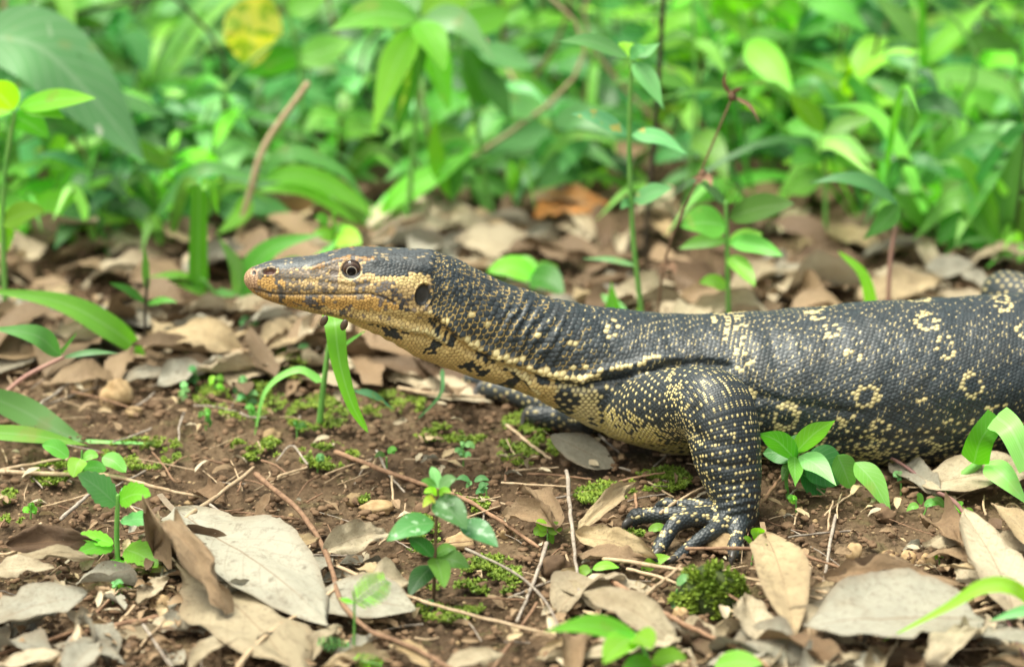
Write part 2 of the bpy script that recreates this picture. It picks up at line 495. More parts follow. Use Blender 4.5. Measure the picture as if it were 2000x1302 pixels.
# ------------------------------------------------------------------ the lizard
SPINE = [  # top (x,y), bottom (x,y) of the flank outline, half width, depth Y
    (477, 537, 479, 557, 9, .082), (483, 528, 487, 566, 19, .082), (498, 519, 503, 577, 28, .082), (530, 509, 532, 589, 36, .083),
    (565, 503, 563, 599, 43, .084), (605, 499, 598, 608, 51, .085), (645, 492, 632, 615, 59, .086), (685, 485, 668, 625, 67, .087),
    (725, 483, 705, 640, 74, .088), (765, 484, 745, 657, 79, .089), (805, 486, 785, 679, 79, .090), (842, 489, 820, 699, 75, .092),
    (875, 500, 852, 711, 72, .094), (917, 519, 885, 724, 72, .096), (962, 540, 920, 736, 74, .099), (1012, 561, 960, 748, 78, .102),
    (1062, 577, 1010, 763, 84, .105), (1110, 589, 1060, 785, 92, .108), (1160, 598, 1110, 812, 102, .111), (1215, 604, 1170, 842, 114, .114),
    (1275, 609, 1235, 866, 128, .116), (1340, 613, 1310, 882, 142, .118), (1410, 613, 1390, 892, 152, .119), (1490, 608, 1480, 899, 160, .120),
    (1580, 601, 1575, 903, 168, .121), (1670, 593, 1672, 906, 174, .123), (1760, 587, 1772, 905, 178, .126), (1850, 583, 1872, 899, 178, .131),
    (1940, 576, 1965, 884, 174, .138), (2040, 571, 2055, 866, 164, .146), (2140, 574, 2150, 852, 148, .154), (2240, 588, 2245, 834, 125, .164),
    (2340, 612, 2340, 812, 98, .176), (2460, 642, 2460, 795, 74, .195), (2620, 662, 2620, 770, 53, .23), (2800, 668, 2800, 740, 35, .29),
    (3000, 655, 3000, 706, 24, .38), (3180, 628, 3180, 660, 15, .48), (3300, 605, 3300, 617, 6, .56)]

def body_sections():
    n = 240
    arr = spline(np.array(SPINE, dtype=float), n)
    cs, up, A, B, PX = [], [], [], [], []
    for tx, ty, bx, by, hw, Y in arr:
        mx, my = (tx + bx) / 2, (ty + by) / 2
        c = P(mx, my, Y)
        sc = (c - CAM) @ FWD / DIST * MPX
        d = np.array([tx - bx, 0, -(ty - by)]); L = np.linalg.norm(d)
        H = L / 2 * sc
        a = hw * sc
        a_ = min(a * math.sin(PITCH), H * 0.8)
        b = math.sqrt(H * H - a_ * a_) / math.cos(PITCH)
        cs.append(c); up.append(d / L); A.append(a); B.append(b); PX.append(mx)
    return np.array(cs), np.array(up), np.array(A), np.array(B), np.array(PX)

def body_loft(cs, up, A, B, PX):
    m = 56
    th = np.linspace(0, 2 * math.pi, m, endpoint=False)
    V = []
    for c, u, a, b, px in zip(cs, up, A, B, PX):
        e = 2.0 / 2.35 if px < 840 else 2.0 / 2.12
        ct = np.sign(np.cos(th)) * np.abs(np.cos(th)) ** e
        st = np.sin(th)
        st = np.sign(st) * np.abs(st) ** (e)
        ww = np.ones(m)
        if px > 1150:                       # belly a little flatter and wider low down
            ww = 1 + 0.04 * np.clip(-st, 0, 1)
        if px < 800:                        # head: narrower crown, wider jaw line
            k = 1.0 - abs(px - 640) / 400
            ww = 1 - 0.10 * np.clip(st, 0, 1) * max(k, 0) - 0.16 * np.clip(-st - 0.25, 0, 1)
        V.append(c + np.outer(st * b, u) + np.outer(-ct * a * ww, [0, 1, 0]))
    n = len(V)
    v = np.vstack(V + [cs[0][None] - np.array([[0.001, 0, 0]]), cs[-1][None]])
    f = []
    for i in range(n - 1):
        for j in range(m):
            k = (j + 1) % m
            f.append((i * m + j, (i + 1) * m + j, (i + 1) * m + k, i * m + k))
    for j in range(m):
        k = (j + 1) % m
        f.append((n * m, j, k)); f.append((n * m + 1, (n - 1) * m + k, (n - 1) * m + j))
    return v, f

def r_px(p, r):
    return r * ((p - CAM) @ FWD) / DIST * MPX

def limb(pts):
    """pts: (px, py, radius px, ('Y', depth) or ('h', extra height above ground contact))"""
    c, r = [], []
    for px, py, rad, (kind, val) in pts:
        if kind == 'Y':
            q = P(px, py, val)
        else:
            rr = rad * MPX
            q = G(px, py, rr * 0.8 + val)
        c.append(q); r.append(r_px(q, rad))
    return np.array(c), np.array(r)

LIMBS = [
    # near fore leg
    ('arm', 8.2, [(1235, 800, 62, ('Y', .085)), (1300, 793, 77, ('Y', .055)), (1362, 786, 75, ('Y', .03)), (1396, 800, 77, ('Y', .014)),
                  (1412, 842, 72, ('Y', .006)), (1420, 888, 68, ('Y', .0)), (1431, 938, 58, ('Y', -.006)), (1437, 976, 47, ('Y', -.012)), (1430, 1003, 40, ('Y', -.016))]),
    ('toe', 8.0, [(1432, 985, 40, ('Y', -.012)), (1410, 1003, 28, ('h', .007)), (1385, 1012, 17, ('h', .006))]),
    ('toe', 8.2, [(1395, 996, 22, ('h', .009)), (1350, 987, 15, ('h', .010)), (1322, 988, 12, ('h', .008)), (1303, 983, 13.5, ('h', .007)), (1287, 990, 10, ('h', .004))]),
    ('toe', 8.2, [(1400, 1002, 22, ('h', .008)), (1350, 1004, 17, ('h', .009)), (1300, 1005, 16, ('h', .007)), (1262, 1006, 15, ('h', .004)), (1242, 1009, 17, ('h', .003)), (1229, 1024, 12, ('h', 0))]),
    ('toe', 8.2, [(1400, 1008, 24, ('h', .007)), (1352, 1011, 18, ('h', .010)), (1320, 1022, 16, ('h', .009)), (1302, 1046, 15, ('h', .004)), (1289, 1068, 15.5, ('h', 0)), (1281, 1081, 10, ('h', 0))]),
    ('toe', 8.2, [(1422, 1018, 24, ('h', .006)), (1394, 1036, 17, ('h', .007)), (1368, 1052, 14, ('h', .005)), (1346, 1069, 12.5, ('h', .001)), (1327, 1085, 12, ('h', 0)), (1314, 1094, 8, ('h', 0))]),
    ('toe', 8.2, [(1452, 998, 32, ('h', .006)), (1443, 1026, 20, ('h', .006)), (1439, 1050, 15.5, ('h', .003)), (1435, 1070, 17, ('h', 0)), (1432, 1086, 11, ('h', 0))]),
    # far fore leg
    ('far', 9.0, [(1250, 790, 52, ('Y', .17)), (1190, 795, 42, ('Y', .215)), (1150, 815, 34, ('h', .006)), (1105, 808, 30, ('h', .004))]),
    ('far', 9.0, [(1120, 806, 28, ('h', .004)), (1060, 788, 24, ('h', .004)), (1000, 768, 21, ('h', .004)), (958, 760, 20, ('h', .003)), (942, 762, 13, ('h', .003))]),
    ('far', 9.0, [(1130, 815, 28, ('h', .004)), (1085, 815, 25, ('h', .004)), (1052, 812, 21, ('h', .006)), (1036, 808, 14, ('h', .008))]),
    ('far', 9.0, [(1090, 795, 24, ('h', .004)), (1000, 752, 20, ('h', .004)), (930, 742, 17, ('h', .003)), (912, 744, 13, ('h', .002))]),
    # hind legs (outside or behind)
    ('far', 9.0, [(2110, 690, 75, ('Y', .18)), (2040, 610, 56, ('Y', .235)), (1965, 577, 50, ('Y', .27)), (1990, 590, 42, ('Y', .29)), (2060, 620, 34, ('Y', .32)), (2140, 625, 28, ('Y', .34)), (2060, 640, 22, ('h', .002))]),
    ('far', 9.0, [(2170, 745, 78, ('Y', .12)), (2140, 790, 62, ('Y', .06)), (2110, 835, 54, ('Y', .02)), (2190, 880, 42, ('Y', .02)), (2250, 915, 30, ('h', .004)), (2190, 930, 24, ('h', .002)), (2130, 940, 15, ('h', .0))]),
]

RL1 = [(815, 607), (854, 614), (887, 646), (916, 670), (964, 691), (1012, 708), (1060, 727), (1108, 737), (1139, 742), (1160, 730), (1185, 721), (1240, 712), (1262, 703), (1300, 698), (1335, 701)]
RL2 = [(640, 607), (700, 621), (748, 629), (800, 643), (834, 648), (868, 667)]
RL3 = [(960, 700), (985, 712), (1024, 737), (1053, 768)]

def pl_dist(line, x, y):
    best = np.full(x.shape, 1e9)
    for (x0, y0), (x1, y1) in zip(line[:-1], line[1:]):
        dx, dy = x1 - x0, y1 - y0
        t = np.clip(((x - x0) * dx + (y - y0) * dy) / (dx * dx + dy * dy), 0, 1)
        best = np.minimum(best, np.hypot(x - x0 - t * dx, y - y0 - t * dy))
    return best

def inpoly(poly, x, y):
    r = np.zeros(x.shape, dtype=bool)
    n = len(poly)
    for i in range(n):
        x0, y0 = poly[i]; x1, y1 = poly[(i + 1) % n]
        c = ((y0 > y) != (y1 > y)) & (x < (x1 - x0) * (y - y0) / ((y1 - y0) + 1e-9) + x0)
        r ^= c
    return r

def ell(cx, cy, rx, ry, x, y, ang=0):
    c, s = math.cos(math.radians(ang)), math.sin(math.radians(ang))
    u = (x - cx) * c + (y - cy) * s; v = -(x - cx) * s + (y - cy) * c
    return np.hypot(u / rx, v / ry)

def build_lizard():
    cs, up, A, B, PX = body_sections()
    chains = []
    v, f = body_loft(cs, up, A, B, PX)
    VS, FS, off = [v], [[tuple(q) for q in f]], len(v)
    for kind, size, pts in LIMBS:
        c, r = limb(pts)
        n = max(10, 6 * len(pts))
        tv, tf = tube(c, r, n=n, seg=20)
        VS.append(tv); FS.append([tuple(i + off for i in q) for q in tf]); off += len(tv)
        chains.append((kind, size, spline(c, n * 2), np.interp(np.linspace(0, 1, n * 2), np.linspace(0, 1, len(r)), r)))
    me = bpy.data.meshes.new('lizard_cage')
    me.from_pydata(np.vstack(VS).tolist(), [], [q for fs in FS for q in fs])
    tmp = bpy.data.objects.new('lizard_cage', me); COL.objects.link(tmp)
    md = tmp.modifiers.new('r', 'REMESH'); md.mode = 'VOXEL'; md.voxel_size = 0.0011
    dg = bpy.context.evaluated_depsgraph_get()
    ev = tmp.evaluated_get(dg)
    m2 = bpy.data.meshes.new_from_object(ev)
    bpy.data.objects.remove(tmp)
    n = len(m2.vertices)
    co = np.empty(n * 3, dtype=np.float32); m2.vertices.foreach_get('co', co); co = co.reshape(-1, 3).astype(np.float64)
    ed = np.empty(len(m2.edges) * 2, dtype=np.int32); m2.edges.foreach_get('vertices', ed); ed = ed.reshape(-1, 2)
    deg = np.bincount(ed.ravel(), minlength=n).astype(float)
    sx, sy = proj(co)
    soft = np.where(sx < 880, 0.35, 1.0)
    soft = np.where((sy > 975) & (sx > 1180) & (sx < 1520), 0.45, soft)
    for it in range(26):
        acc = np.stack([np.bincount(ed[:, 0], co[ed[:, 1], k], n) + np.bincount(ed[:, 1], co[ed[:, 0], k], n) for k in range(3)], 1) / deg[:, None]
        lam = 0.55 if it % 2 == 0 else -0.50
        if it >= 20: lam = 0.3
        co = co + (acc - co) * lam * soft[:, None]
    m2.vertices.foreach_set('co', co.astype(np.float32).ravel())
    m2.update()
    tmp = bpy.data.objects.new('lizard_cage', m2); COL.objects.link(tmp)
    md = tmp.modifiers.new('s', 'SUBSURF'); md.levels = 1; md.render_levels = 1
    dg = bpy.context.evaluated_depsgraph_get()
    me = bpy.data.meshes.new_from_object(tmp.evaluated_get(dg))
    bpy.data.objects.remove(tmp)
    me.name = 'monitor_lizard'
    n = len(me.vertices)
    co = np.empty(n * 3, dtype=np.float32); me.vertices.foreach_get('co', co); co = co.reshape(-1, 3).astype(np.float64)
    def normals():
        a = np.empty(n * 3, dtype=np.float32); me.vertex_normals.foreach_get('vector', a)
        return a.reshape(-1, 3).astype(np.float64)
    def put():
        me.vertices.foreach_set('co', co.astype(np.float32).ravel()); me.update()
    # --- which chain, and where along it
    body_s = np.concatenate([[0], np.cumsum(np.linalg.norm(np.diff(cs, axis=0), axis=1))])
    allc = [cs] + [c[2] for c in chains]
    allr = [np.minimum(A, B) * 0.5 + np.maximum(A, B) * 0.5] + [c[3] for c in chains]
    best = np.full(n, 1e9); reg = np.zeros(n, dtype=int); idx = np.zeros(n, dtype=int)
    for r, (c, rad) in enumerate(zip(allc, allr)):
        for a0 in range(0, n, 60000):
            q = co[a0:a0 + 60000].astype(np.float32)
            d2 = (q ** 2).sum(1)[:, None] - 2 * q @ c.T.astype(np.float32) + (c ** 2).sum(1)[None].astype(np.float32)
            if r == 0:
                j = d2.argmin(1)
                dd = q - c[j].astype(np.float32)
                uu = (dd * up[j]).sum(1) / B[j]; yy = dd[:, 1] / A[j]
                dist = np.hypot(uu, yy)
            else:
                dn = d2 / (rad.astype(np.float32) ** 2)[None]
                j = d2.argmin(1)
                dist = np.sqrt(np.maximum(dn[np.arange(len(q)), j], 0))
                if chains[r - 1][0] == 'arm': dist = dist * 0.93
            m = dist < best[a0:a0 + 60000]
            best[a0:a0 + 60000] = np.where(m, dist, best[a0:a0 + 60000])
            reg[a0:a0 + 60000] = np.where(m, r, reg[a0:a0 + 60000])
            idx[a0:a0 + 60000] = np.where(m, j, idx[a0:a0 + 60000])
    # --- side view coordinates of every vertex (far half mirrored across the spine)
    yc = np.interp(co[:, 0], cs[:, 0], cs[:, 1])
    side = co.copy()
    far = (co[:, 1] > yc)
    side[:, 1] = np.where(far, 2 * yc - co[:, 1], co[:, 1])
    sx, sy = proj(side)
    body = reg == 0
    yfold = np.interp(sx, [690, 760, 815, 854, 887, 916, 964, 1012, 1060, 1108, 1139, 1185], [616, 630, 622, 626, 656, 678, 698, 714, 734, 745, 749, 735])
    REG_T = len(allc)
    reg = np.where(body & (sx > 690) & (sx < 1170) & (sy > yfold), REG_T, reg)
    # --- sculpted features
    nr = normals()
    wgt = np.clip(np.abs(nr[:, 1]) * 1.6, 0, 1)
    d = np.zeros(n)
    mm = 0.001
    def ridge(line, wpx, amp, dx=0, dy=0, m=None):
        ln = [(x + dx, y + dy) for x, y in line]
        xs = [p[0] for p in ln]; ys = [p[1] for p in ln]
        sel = (sx > min(xs) - 40) & (sx < max(xs) + 40) & (sy > min(ys) - 40) & (sy < max(ys) + 40)
        if m is not None: sel &= m
        dd = pl_dist(ln, sx[sel], sy[sel])
        d[sel] += amp * mm * np.exp(-(dd / wpx) ** 2) * wgt[sel]
    ridge(RL1[:9], 9, 2.2); ridge(RL1[1:9], 8, -3.0, 0, 17)
    ridge(RL1[8:], 8, 1.8, 0, 0, body); ridge([(1150, 752), (1210, 742), (1262, 728), (1310, 712), (1372, 706), (1420, 712)], 8, -3.4)
    ridge(RL2, 7, 1.2); ridge(RL2, 7, -1.2, 2, 13); ridge(RL2[1:], 8, -0.9, 6, -12)
    ridge(RL3, 7, 1.8); ridge(RL3, 7, -1.8, -4, 14)
    ridge([(612, 524), (650, 510), (690, 501), (735, 508)], 6, 1.1, 0, 0)
    ridge([(496, 566), (530, 574), (570, 576), (620, 575), (680, 575), (720, 573), (748, 580), (770, 591)], 2.6, -1.0)
    ridge([(520, 579), (570, 584), (640, 586), (720, 587)], 7, 0.5)
    ridge([(545, 545), (600, 548), (650, 553)], 4, -0.35); ridge([(540, 559), (600, 563), (660, 564)], 6, 0.3)
    ridge([(655, 552), (690, 560), (725, 552)], 4, -0.35); ridge([(648, 548), (686, 551), (720, 545)], 4, 0.4)
    ridge([(730, 513), (780, 516), (835, 527)], 6, 0.8, 0, 0)
    ridge([(1482, 772), (1540, 786), (1620, 800), (1680, 806)], 9, -1.0, 0, 0, body)
    ridge([(1462, 700), (1472, 740), (1480, 780)], 9, -1.5, 0, 0, body)
    ridge([(1350, 800), (1352, 830), (1362, 860)], 10, -1.5)
    ridge([(1500, 640), (1512, 700), (1530, 760)], 12, -0.9, 0, 0, body); ridge([(1545, 640), (1560, 710), (1575, 770)], 12, 0.7, 0, 0, body)
    ridge([(1500, 850), (1600, 862), (1720, 860), (1850, 850)], 9, -0.9, 0, 0, body); ridge([(1180, 640), (1200, 690), (1240, 715)], 9, -0.8, 0, 0, body)
    ridge([(1290, 620), (1310, 670), (1340, 700)], 10, -0.8, 0, 0, body); ridge([(1360, 900), (1420, 912), (1480, 905)], 7, -0.9); ridge([(1372, 935), (1430, 948), (1488, 938)], 6, -0.8)
    ridge([(1352, 845), (1400, 868), (1450, 868)], 10, -0.8); ridge([(1300, 735), (1345, 760), (1360, 800)], 14, -1.0)
    e = ell(686, 527, 21, 18, sx, sy); d -= 1.6 * mm * np.exp(-e ** 4) * wgt * body
    ring = np.exp(-((e - 1.0) / 0.16) ** 2); d += 0.55 * mm * ring * wgt * body
    e = ell(652, 532, 11, 7, sx, sy); d -= 0.8 * mm * np.exp(-e ** 4) * wgt * body
    e = ell(775, 562, 48, 30, sx, sy); d += 1.4 * mm * np.exp(-e ** 2) * wgt * body
    e_n = ell(526, 530, 11, 5.5, sx, sy, -6); d -= 2.4 * mm * np.exp(-e_n ** 4) * wgt * body
    d += 0.5 * mm * np.exp(-((e_n - 1.5) / 0.4) ** 2) * wgt * body
    e_p = ell(496, 532, 3.5, 4, sx, sy); d -= 0.8 * mm * np.exp(-e_p ** 4) * wgt * body
    e_e = ell(826, 577, 14, 21, sx, sy, 12); d -= 2.8 * mm / (1 + np.exp((e_e - 1) * 14)) * wgt * body
    d += 0.7 * mm * np.exp(-((e_e - 1.22) / 0.18) ** 2) * wgt * body
    w1 = np.exp(-ell(1035, 655, 75, 75, sx, sy) ** 4) * body
    d += w1 * 0.55 * mm * np.sin((sx * 0.9 + sy * 0.55 + 16 * vnoise(sx / 40, sy / 40, 4)) / 3.6)
    w2 = np.exp(-ell(760, 665, 70, 28, sx, sy, 30) ** 4) * body
    d += w2 * 0.3 * mm * np.sin((sx * 0.9 - sy * 0.5) / 2.6)
    w3 = np.exp(-ell(1440, 985, 60, 40, sx, sy) ** 4) * (~body)
    d += w3 * 0.3 * mm * np.sin((sy + 0.2 * sx) / 2.4)
    d += (fbm(sx / 45, sy / 45, 8, 3) - 0.45) * 2.4 * mm * body * np.where(sx < 860, 0.25, 1)
    co = co + nr * d[:, None]
    put()
    nr = normals()
    # --- scales
    F1 = np.full(n, 9.0); F2 = np.full(n, 9.0)
    cid = np.zeros(n, dtype=np.int64); dS = np.zeros(n); dT = np.zeros(n); KK = np.zeros(n, dtype=int); JJ = np.zeros(n, dtype=int)
    for r in range(len(allc) + 1):
        sel = np.where(reg == r)[0]
        if not len(sel): continue
        c = allc[r % REG_T]; q = co[sel]; j = idx[sel]
        if r > 0 and r < REG_T:
            ker = np.exp(-0.5 * (np.arange(-14, 15) / 6.0) ** 2); ker /= ker.sum()
            cp = np.vstack([np.repeat(c[:1], 14, 0) + (c[0] - c[1]) * np.arange(14, 0, -1)[:, None], c, np.repeat(c[-1:], 14, 0) + (c[-1] - c[-2]) * np.arange(1, 15)[:, None]])
            if chains[r - 1][0] == 'arm':
                c = np.stack([np.convolve(cp[:, m_], ker, 'valid') for m_ in range(3)], 1)
                d2 = ((q[:, None, :].astype(np.float32) - c[None].astype(np.float32)) ** 2).sum(2); j = d2.argmin(1)
        s = np.concatenate([[0], np.cumsum(np.linalg.norm(np.diff(c, axis=0), axis=1))])
        t = nrm(np.gradient(c, axis=0))
        dv = q - c[j]
        ss = s[j] + (dv * t[j]).sum(1)
        if r == 0 or r == REG_T:
            a = dv[:, 1] * -1; b = (dv * up[j]).sum(1)
            phi = np.arctan2(b / B[j], a / A[j])
            R = (A + B) / 2
            size = np.interp(PX, [480, 640, 720, 800, 850, 885, 960, 1060, 1150, 1260, 1480, 1800, 2300], [5.2, 6.4, 6.6, 7.0, 9.0, 11.2, 11.6, 10.8, 10.2, 9.4, 9.0, 8.7, 9]) * MPX
            if r == REG_T: size = np.interp(PX, [680, 900, 1050, 1200], [6.2, 7.0, 8.2, 8.8]) * MPX
            jit = np.interp(PX, [830, 880], [0.42, 0.16])
            slant = np.interp(PX, [900, 1000, 1250, 1700], [0.0, 0.25, 0.10, 0.36])
            ss = ss - slant[j] * R[j] * np.clip(phi, -1.3, 1.5) * np.where(np.abs(phi) < 1.57, 1, 1)
            wfac = np.interp(PX, [840, 900, 1100, 1300], [1.0, 1.12, 1.1, 1.0])
            if r == REG_T: wfac = wfac * 0 + 1.15; jit = jit * 0 + 0.12
        else:
            tt, fa, fb = frames(c)
            phi = np.arctan2((dv * fb[j]).sum(1), (dv * fa[j]).sum(1))
            R = allr[r]
            size = np.full(len(c), chains[r - 1][1] * MPX)
            if chains[r - 1][0] == 'arm':
                size = size * np.interp(np.linspace(0, 1, len(c)), [0, .22, .34, .5, .6, 1], [1, 1, .72, .72, .95, .9])
            jit = np.full(len(c), 0.10); wfac = np.full(len(c), .85 if chains[r - 1][0] == 'toe' else 1.0)
        su = np.linspace(-0.05, s[-1] + 0.05, 3000)
        szu = np.interp(su, s, size)
        Su = np.concatenate([[0], np.cumsum(np.diff(su) / szu[:-1])])
        S = np.interp(ss, su, Su)
        k0 = np.floor(S).astype(int)
        kmax = int(Su[-1]) + 4
        kc = np.interp(np.arange(kmax) + 0.5, Su, su)
        Nk = np.maximum(8, 4 * np.round(2 * np.pi * np.interp(kc, s, R) / (np.interp(kc, s, size) * np.interp(kc, s, wfac)) / 4)).astype(int)
        jk = np.interp(kc, s, jit)
        f1 = np.full(len(sel), 9.0); f2 = np.full(len(sel), 9.0); best_id = np.zeros(len(sel), dtype=np.int64)
        bs = np.zeros(len(sel)); bt = np.zeros(len(sel)); bk = np.zeros(len(sel), dtype=int); bj = np.zeros(len(sel), dtype=int)
        for dk in (-1, 0, 1):
            k = np.clip(k0 + dk, 0, kmax - 1)
            N = Nk[k]
            x = phi / (2 * np.pi) * N - 0.5 * (k % 2)
            base = np.floor(x).astype(int)
            for dj in (0, 1):
                jj = base + dj
                jm = np.mod(jj, N)
                h1 = hnoise_hash(k, jm, 40 + r) - 0.5; h2 = hnoise_hash(k, jm, 80 + r) - 0.5
                ds_ = S - (k + 0.5 + h1 * jk[k] * 1.6); dt_ = x - (jj + h2 * jk[k] * 1.6)
                dist = np.hypot(ds_ * 1.05, dt_)
                m = dist < f1
                f2 = np.where(m, f1, np.minimum(f2, dist))
                f1 = np.where(m, dist, f1)
                best_id = np.where(m, (r * 4000 + k) * 2000 + jm, best_id)
                bs = np.where(m, ds_, bs); bt = np.where(m, dt_, bt); bk = np.where(m, k, bk); bj = np.where(m, jm, bj)
        F1[sel] = f1; F2[sel] = f2; cid[sel] = best_id; dS[sel] = bs; dT[sel] = bt; KK[sel] = bk; JJ[sel] = bj
    edge = F2 - F1
    uid, inv = np.unique(cid, return_inverse=True)
    cnt = np.bincount(inv)
    cx = np.bincount(inv, sx) / cnt; cy = np.bincount(inv, sy) / cnt; cz = np.bincount(inv, co[:, 2]) / cnt
    cnz = np.bincount(inv, nr[:, 2]) / cnt
    first = np.zeros(len(uid), dtype=int); first[inv] = np.arange(n)
    creg = reg[first]; ck = KK[first]; cj = JJ[first]
    h1 = hnoise_hash(uid, uid * 0, 1); h2 = hnoise_hash(uid, uid * 0, 2); h3 = hnoise_hash(uid, uid * 0, 3)
    # --- colours of each scale
    DARK = np.array([0.024, 0.032, 0.035]); CREAM = np.array([0.66, 0.54, 0.25]); ORANGE = np.array([0.62, 0.36, 0.105])
    TAN = np.array([0.50, 0.345, 0.145]); THROAT = np.array([0.64, 0.46, 0.175]); GREY = np.array([0.062, 0.070, 0.072])
    nc = len(uid)
    C = np.tile(DARK, (nc, 1)) * (0.8 + 0.5 * h3)[:, None]
    tick = np.zeros(nc); rim = np.zeros(nc); light = np.zeros(nc, dtype=bool); amp = np.where((cx > 860) & (cx < 1200), 0.52, 0.42)
    def paint(mask, col, vary=0.25):
        C[mask] = np.asarray(col) * (1 - vary / 2 + vary * h3[mask])[:, None]
        light[mask] = np.asarray(col).max() > 0.2
    bdy = (creg == 0) | (creg == REG_T)
    kindname = np.array(['body'] + [c[0] for c in chains] + ['body'])[creg]
    tcx, tcy = cx.copy(), cy.copy()
    wrp = np.interp(cx, [480, 900, 1100, 1250], [9, 9, 8, 0])
    cx = cx + wrp * (fbm(tcx / 11, tcy / 11, 201, 2) - 0.37); cy = cy + wrp * (fbm(tcx / 11, tcy / 11, 211, 2) - 0.37)
    lf = vnoise(cx / 30, cy / 22, 6)
    # back and flank: small cream ticks between the scales
    pt = np.interp(cx, [850, 1050, 1150, 1250, 1420, 1500, 1700, 2000], [0.2, 0.2, 0.28, 0.36, 0.45, 0.40, 0.30, 0.26])
    tick[bdy] = ((h1 < pt * 2.4 * (0.35 + 1.2 * lf)) & ((cj + 2 * ck) % 3 == 0) | (h2 < pt * 0.25))[bdy] * (0.7 + 0.3 * h2[bdy])
    # neck: cream crescents behind each scale
    y1 = np.interp(cx, [p[0] for p in RL1], [p[1] for p in RL1])
    neck = bdy & (cx > 838) & (cx < 1180)
    low = np.clip((cy - (np.interp(cx, [840, 1000, 1180], [520, 600, 640]))) / 90, 0, 1)
    cresc = np.interp(cx, [840, 1020, 1120, 1180], [1.0, 0.85, 0.35, 0.1]) * (0.45 + 0.75 * low)
    rim[neck] = ((h2 < cresc) * (0.45 + 0.55 * h3))[neck]
    zone = neck & (ell(905, 622, 95, 20, cx, cy, 22) < 1); rim[zone] = 1.0
    paint(neck & (ell(905, 620, 90, 16, cx, cy, 22) < 1) & (h1 < 0.07), CREAM)
    paint(neck & (cy > y1 - 26) & (cx > 880) & (cx < 1160) & (h1 < 0.12), CREAM)
    # flank spots, rings, cross band
    pip = np.zeros(nc)
    def ringmark(x, y, rx, ry, a=0, gap=0.85, th=0.27):
        e = ell(x, y, rx, ry, cx, cy, a)
        m_ = bdy & (np.abs(e - 1) < th) & (h1 < gap * 0.88)
        paint(m_, CREAM, 0.3); pip[m_] = 0.45
    for x, y, rx, ry, a, g in [(1626, 644, 14, 13, 0, .8), (1664, 699, 15, 15, 0, .6), (1692, 773, 21, 19, 0, 1), (1810, 628, 20, 16, 30, .9), (1847, 678, 15, 24, -25, .8),
                               (1898, 752, 17, 23, -15, .92), (1535, 815, 21, 24, 12, .9), (1716, 842, 19, 21, 10, .9), (1808, 873, 20, 14, -15, .8), (1961, 597, 13, 10, 10, .9),
                               (2002, 645, 14, 14, 0, .9), (1908, 838, 13, 26, 20, .7), (1196, 641, 12, 14, 0, .6), (1114, 682, 8, 14, 20, .55), (1860, 830, 12, 12, 0, .6), (2080, 700, 20, 22, 0, .8),
                               (2160, 660, 20, 22, 0, .8)]:
        ringmark(x, y, rx, ry, a, g)
    for x, y, rx, ry, a, g in [(1710, 593, 45, 5, 0, .6), (1542, 608, 26, 5, 5, .5), (1597, 618, 22, 5, 0, .5), (1468, 780, 9, 22, 12, .8), (1645, 822, 9, 14, -20, .7), (1665, 822, 6, 12, 10, .7),
                               (1800, 795, 10, 24, 15, .3), (1955, 786, 16, 13, -30, .4), (1925, 798, 12, 6, 0, .5), (1290, 684, 16, 12, 10, .38), (1055, 655, 14, 10, 0, .25), (1155, 718, 18, 10, 0, .3),
                               (1695, 872, 26, 12, -8, .55), (1700, 888, 40, 9, -5, .7), (1570, 850, 20, 12, -10, .45), (1620, 870, 26, 10, 0, .4), (1850, 870, 30, 10, -10, .4)]:
        paint(bdy & (ell(x, y, rx, ry, cx, cy, a) < 1) & (h1 < g), CREAM)
    band = bdy & inpoly([(1385, 618), (1440, 612), (1462, 640), (1472, 700), (1478, 745), (1440, 742), (1432, 700), (1408, 650)], cx, cy)
    tick[band] = np.where(h1[band] < 0.7, 1.0, 0.2); paint(band & (h2 < 0.22), CREAM)
    dots = (ck % 2 == 0) & ((cj + (ck // 2)) % 2 == 0)
    # belly
    bel = bdy & (cx > 1440)
    yb = np.interp(cx, [1440, 1600, 1750, 1880, 2000, 2100], [800, 818, 830, 830, 815, 800])
    tb = np.clip((cy - yb) / 75, 0, 1)
    paint(bel & (cy > yb) & dots & (h1 < 0.25 + 0.6 * tb), CREAM); pip[bel & (cy > yb)] = 0.7
    paint(bel & (tb > 0.80) & (h2 < 0.30), CREAM)
    # throat and chest
    yt = np.interp(cx, [480, 600, 640, 700, 760, 815, 854], [640, 640, 616, 624, 634, 642, 640])
    yt = np.where(cx > 854, np.interp(cx, [854, 887, 916, 964, 1012, 1060, 1108, 1139, 1175, 1240], [636, 652, 676, 697, 714, 733, 743, 748, 752, 752]), yt)
    thr = bdy & (cx > 630) & (cx < 1180) & (cy > yt)
    paint(thr, THROAT, 0.3); rim[thr] = 0; tick[thr] = 0; amp[thr] = 0.30
    chest = (kindname != 'far') & (cx > 1085) & (cx < 1345) & (cy > np.interp(cx, [1085, 1160, 1240, 1345], [745, 738, 722, 712])) & ~((kindname == 'arm') & (cx > 1300))
    lo = np.interp(cx, [1085, 1150, 1220, 1300, 1360], [735, 768, 798, 828, 850])
    tcst = (cy - lo) / 45
    C[chest] = DARK; light[chest] = False; rim[chest] = 0; tick[chest] = 0
    paint(chest & (h1 < np.clip(0.35 + tcst * 0.5, 0, 1)) & ((tcst > 0.25) | dots | (h2 < 0.14)), CREAM * np.array([0.98, 0.96, 0.72]))
    paint(chest & dots & (h1 < 0.9), CREAM); pip[chest] = np.clip(0.75 - 0.6 * tcst, 0.1, 0.75)[chest]
    paint(chest & (cx < 1165) & (h1 < 0.9) & (ell(1100, 787, 28, 26, cx, cy) > 1), CREAM)
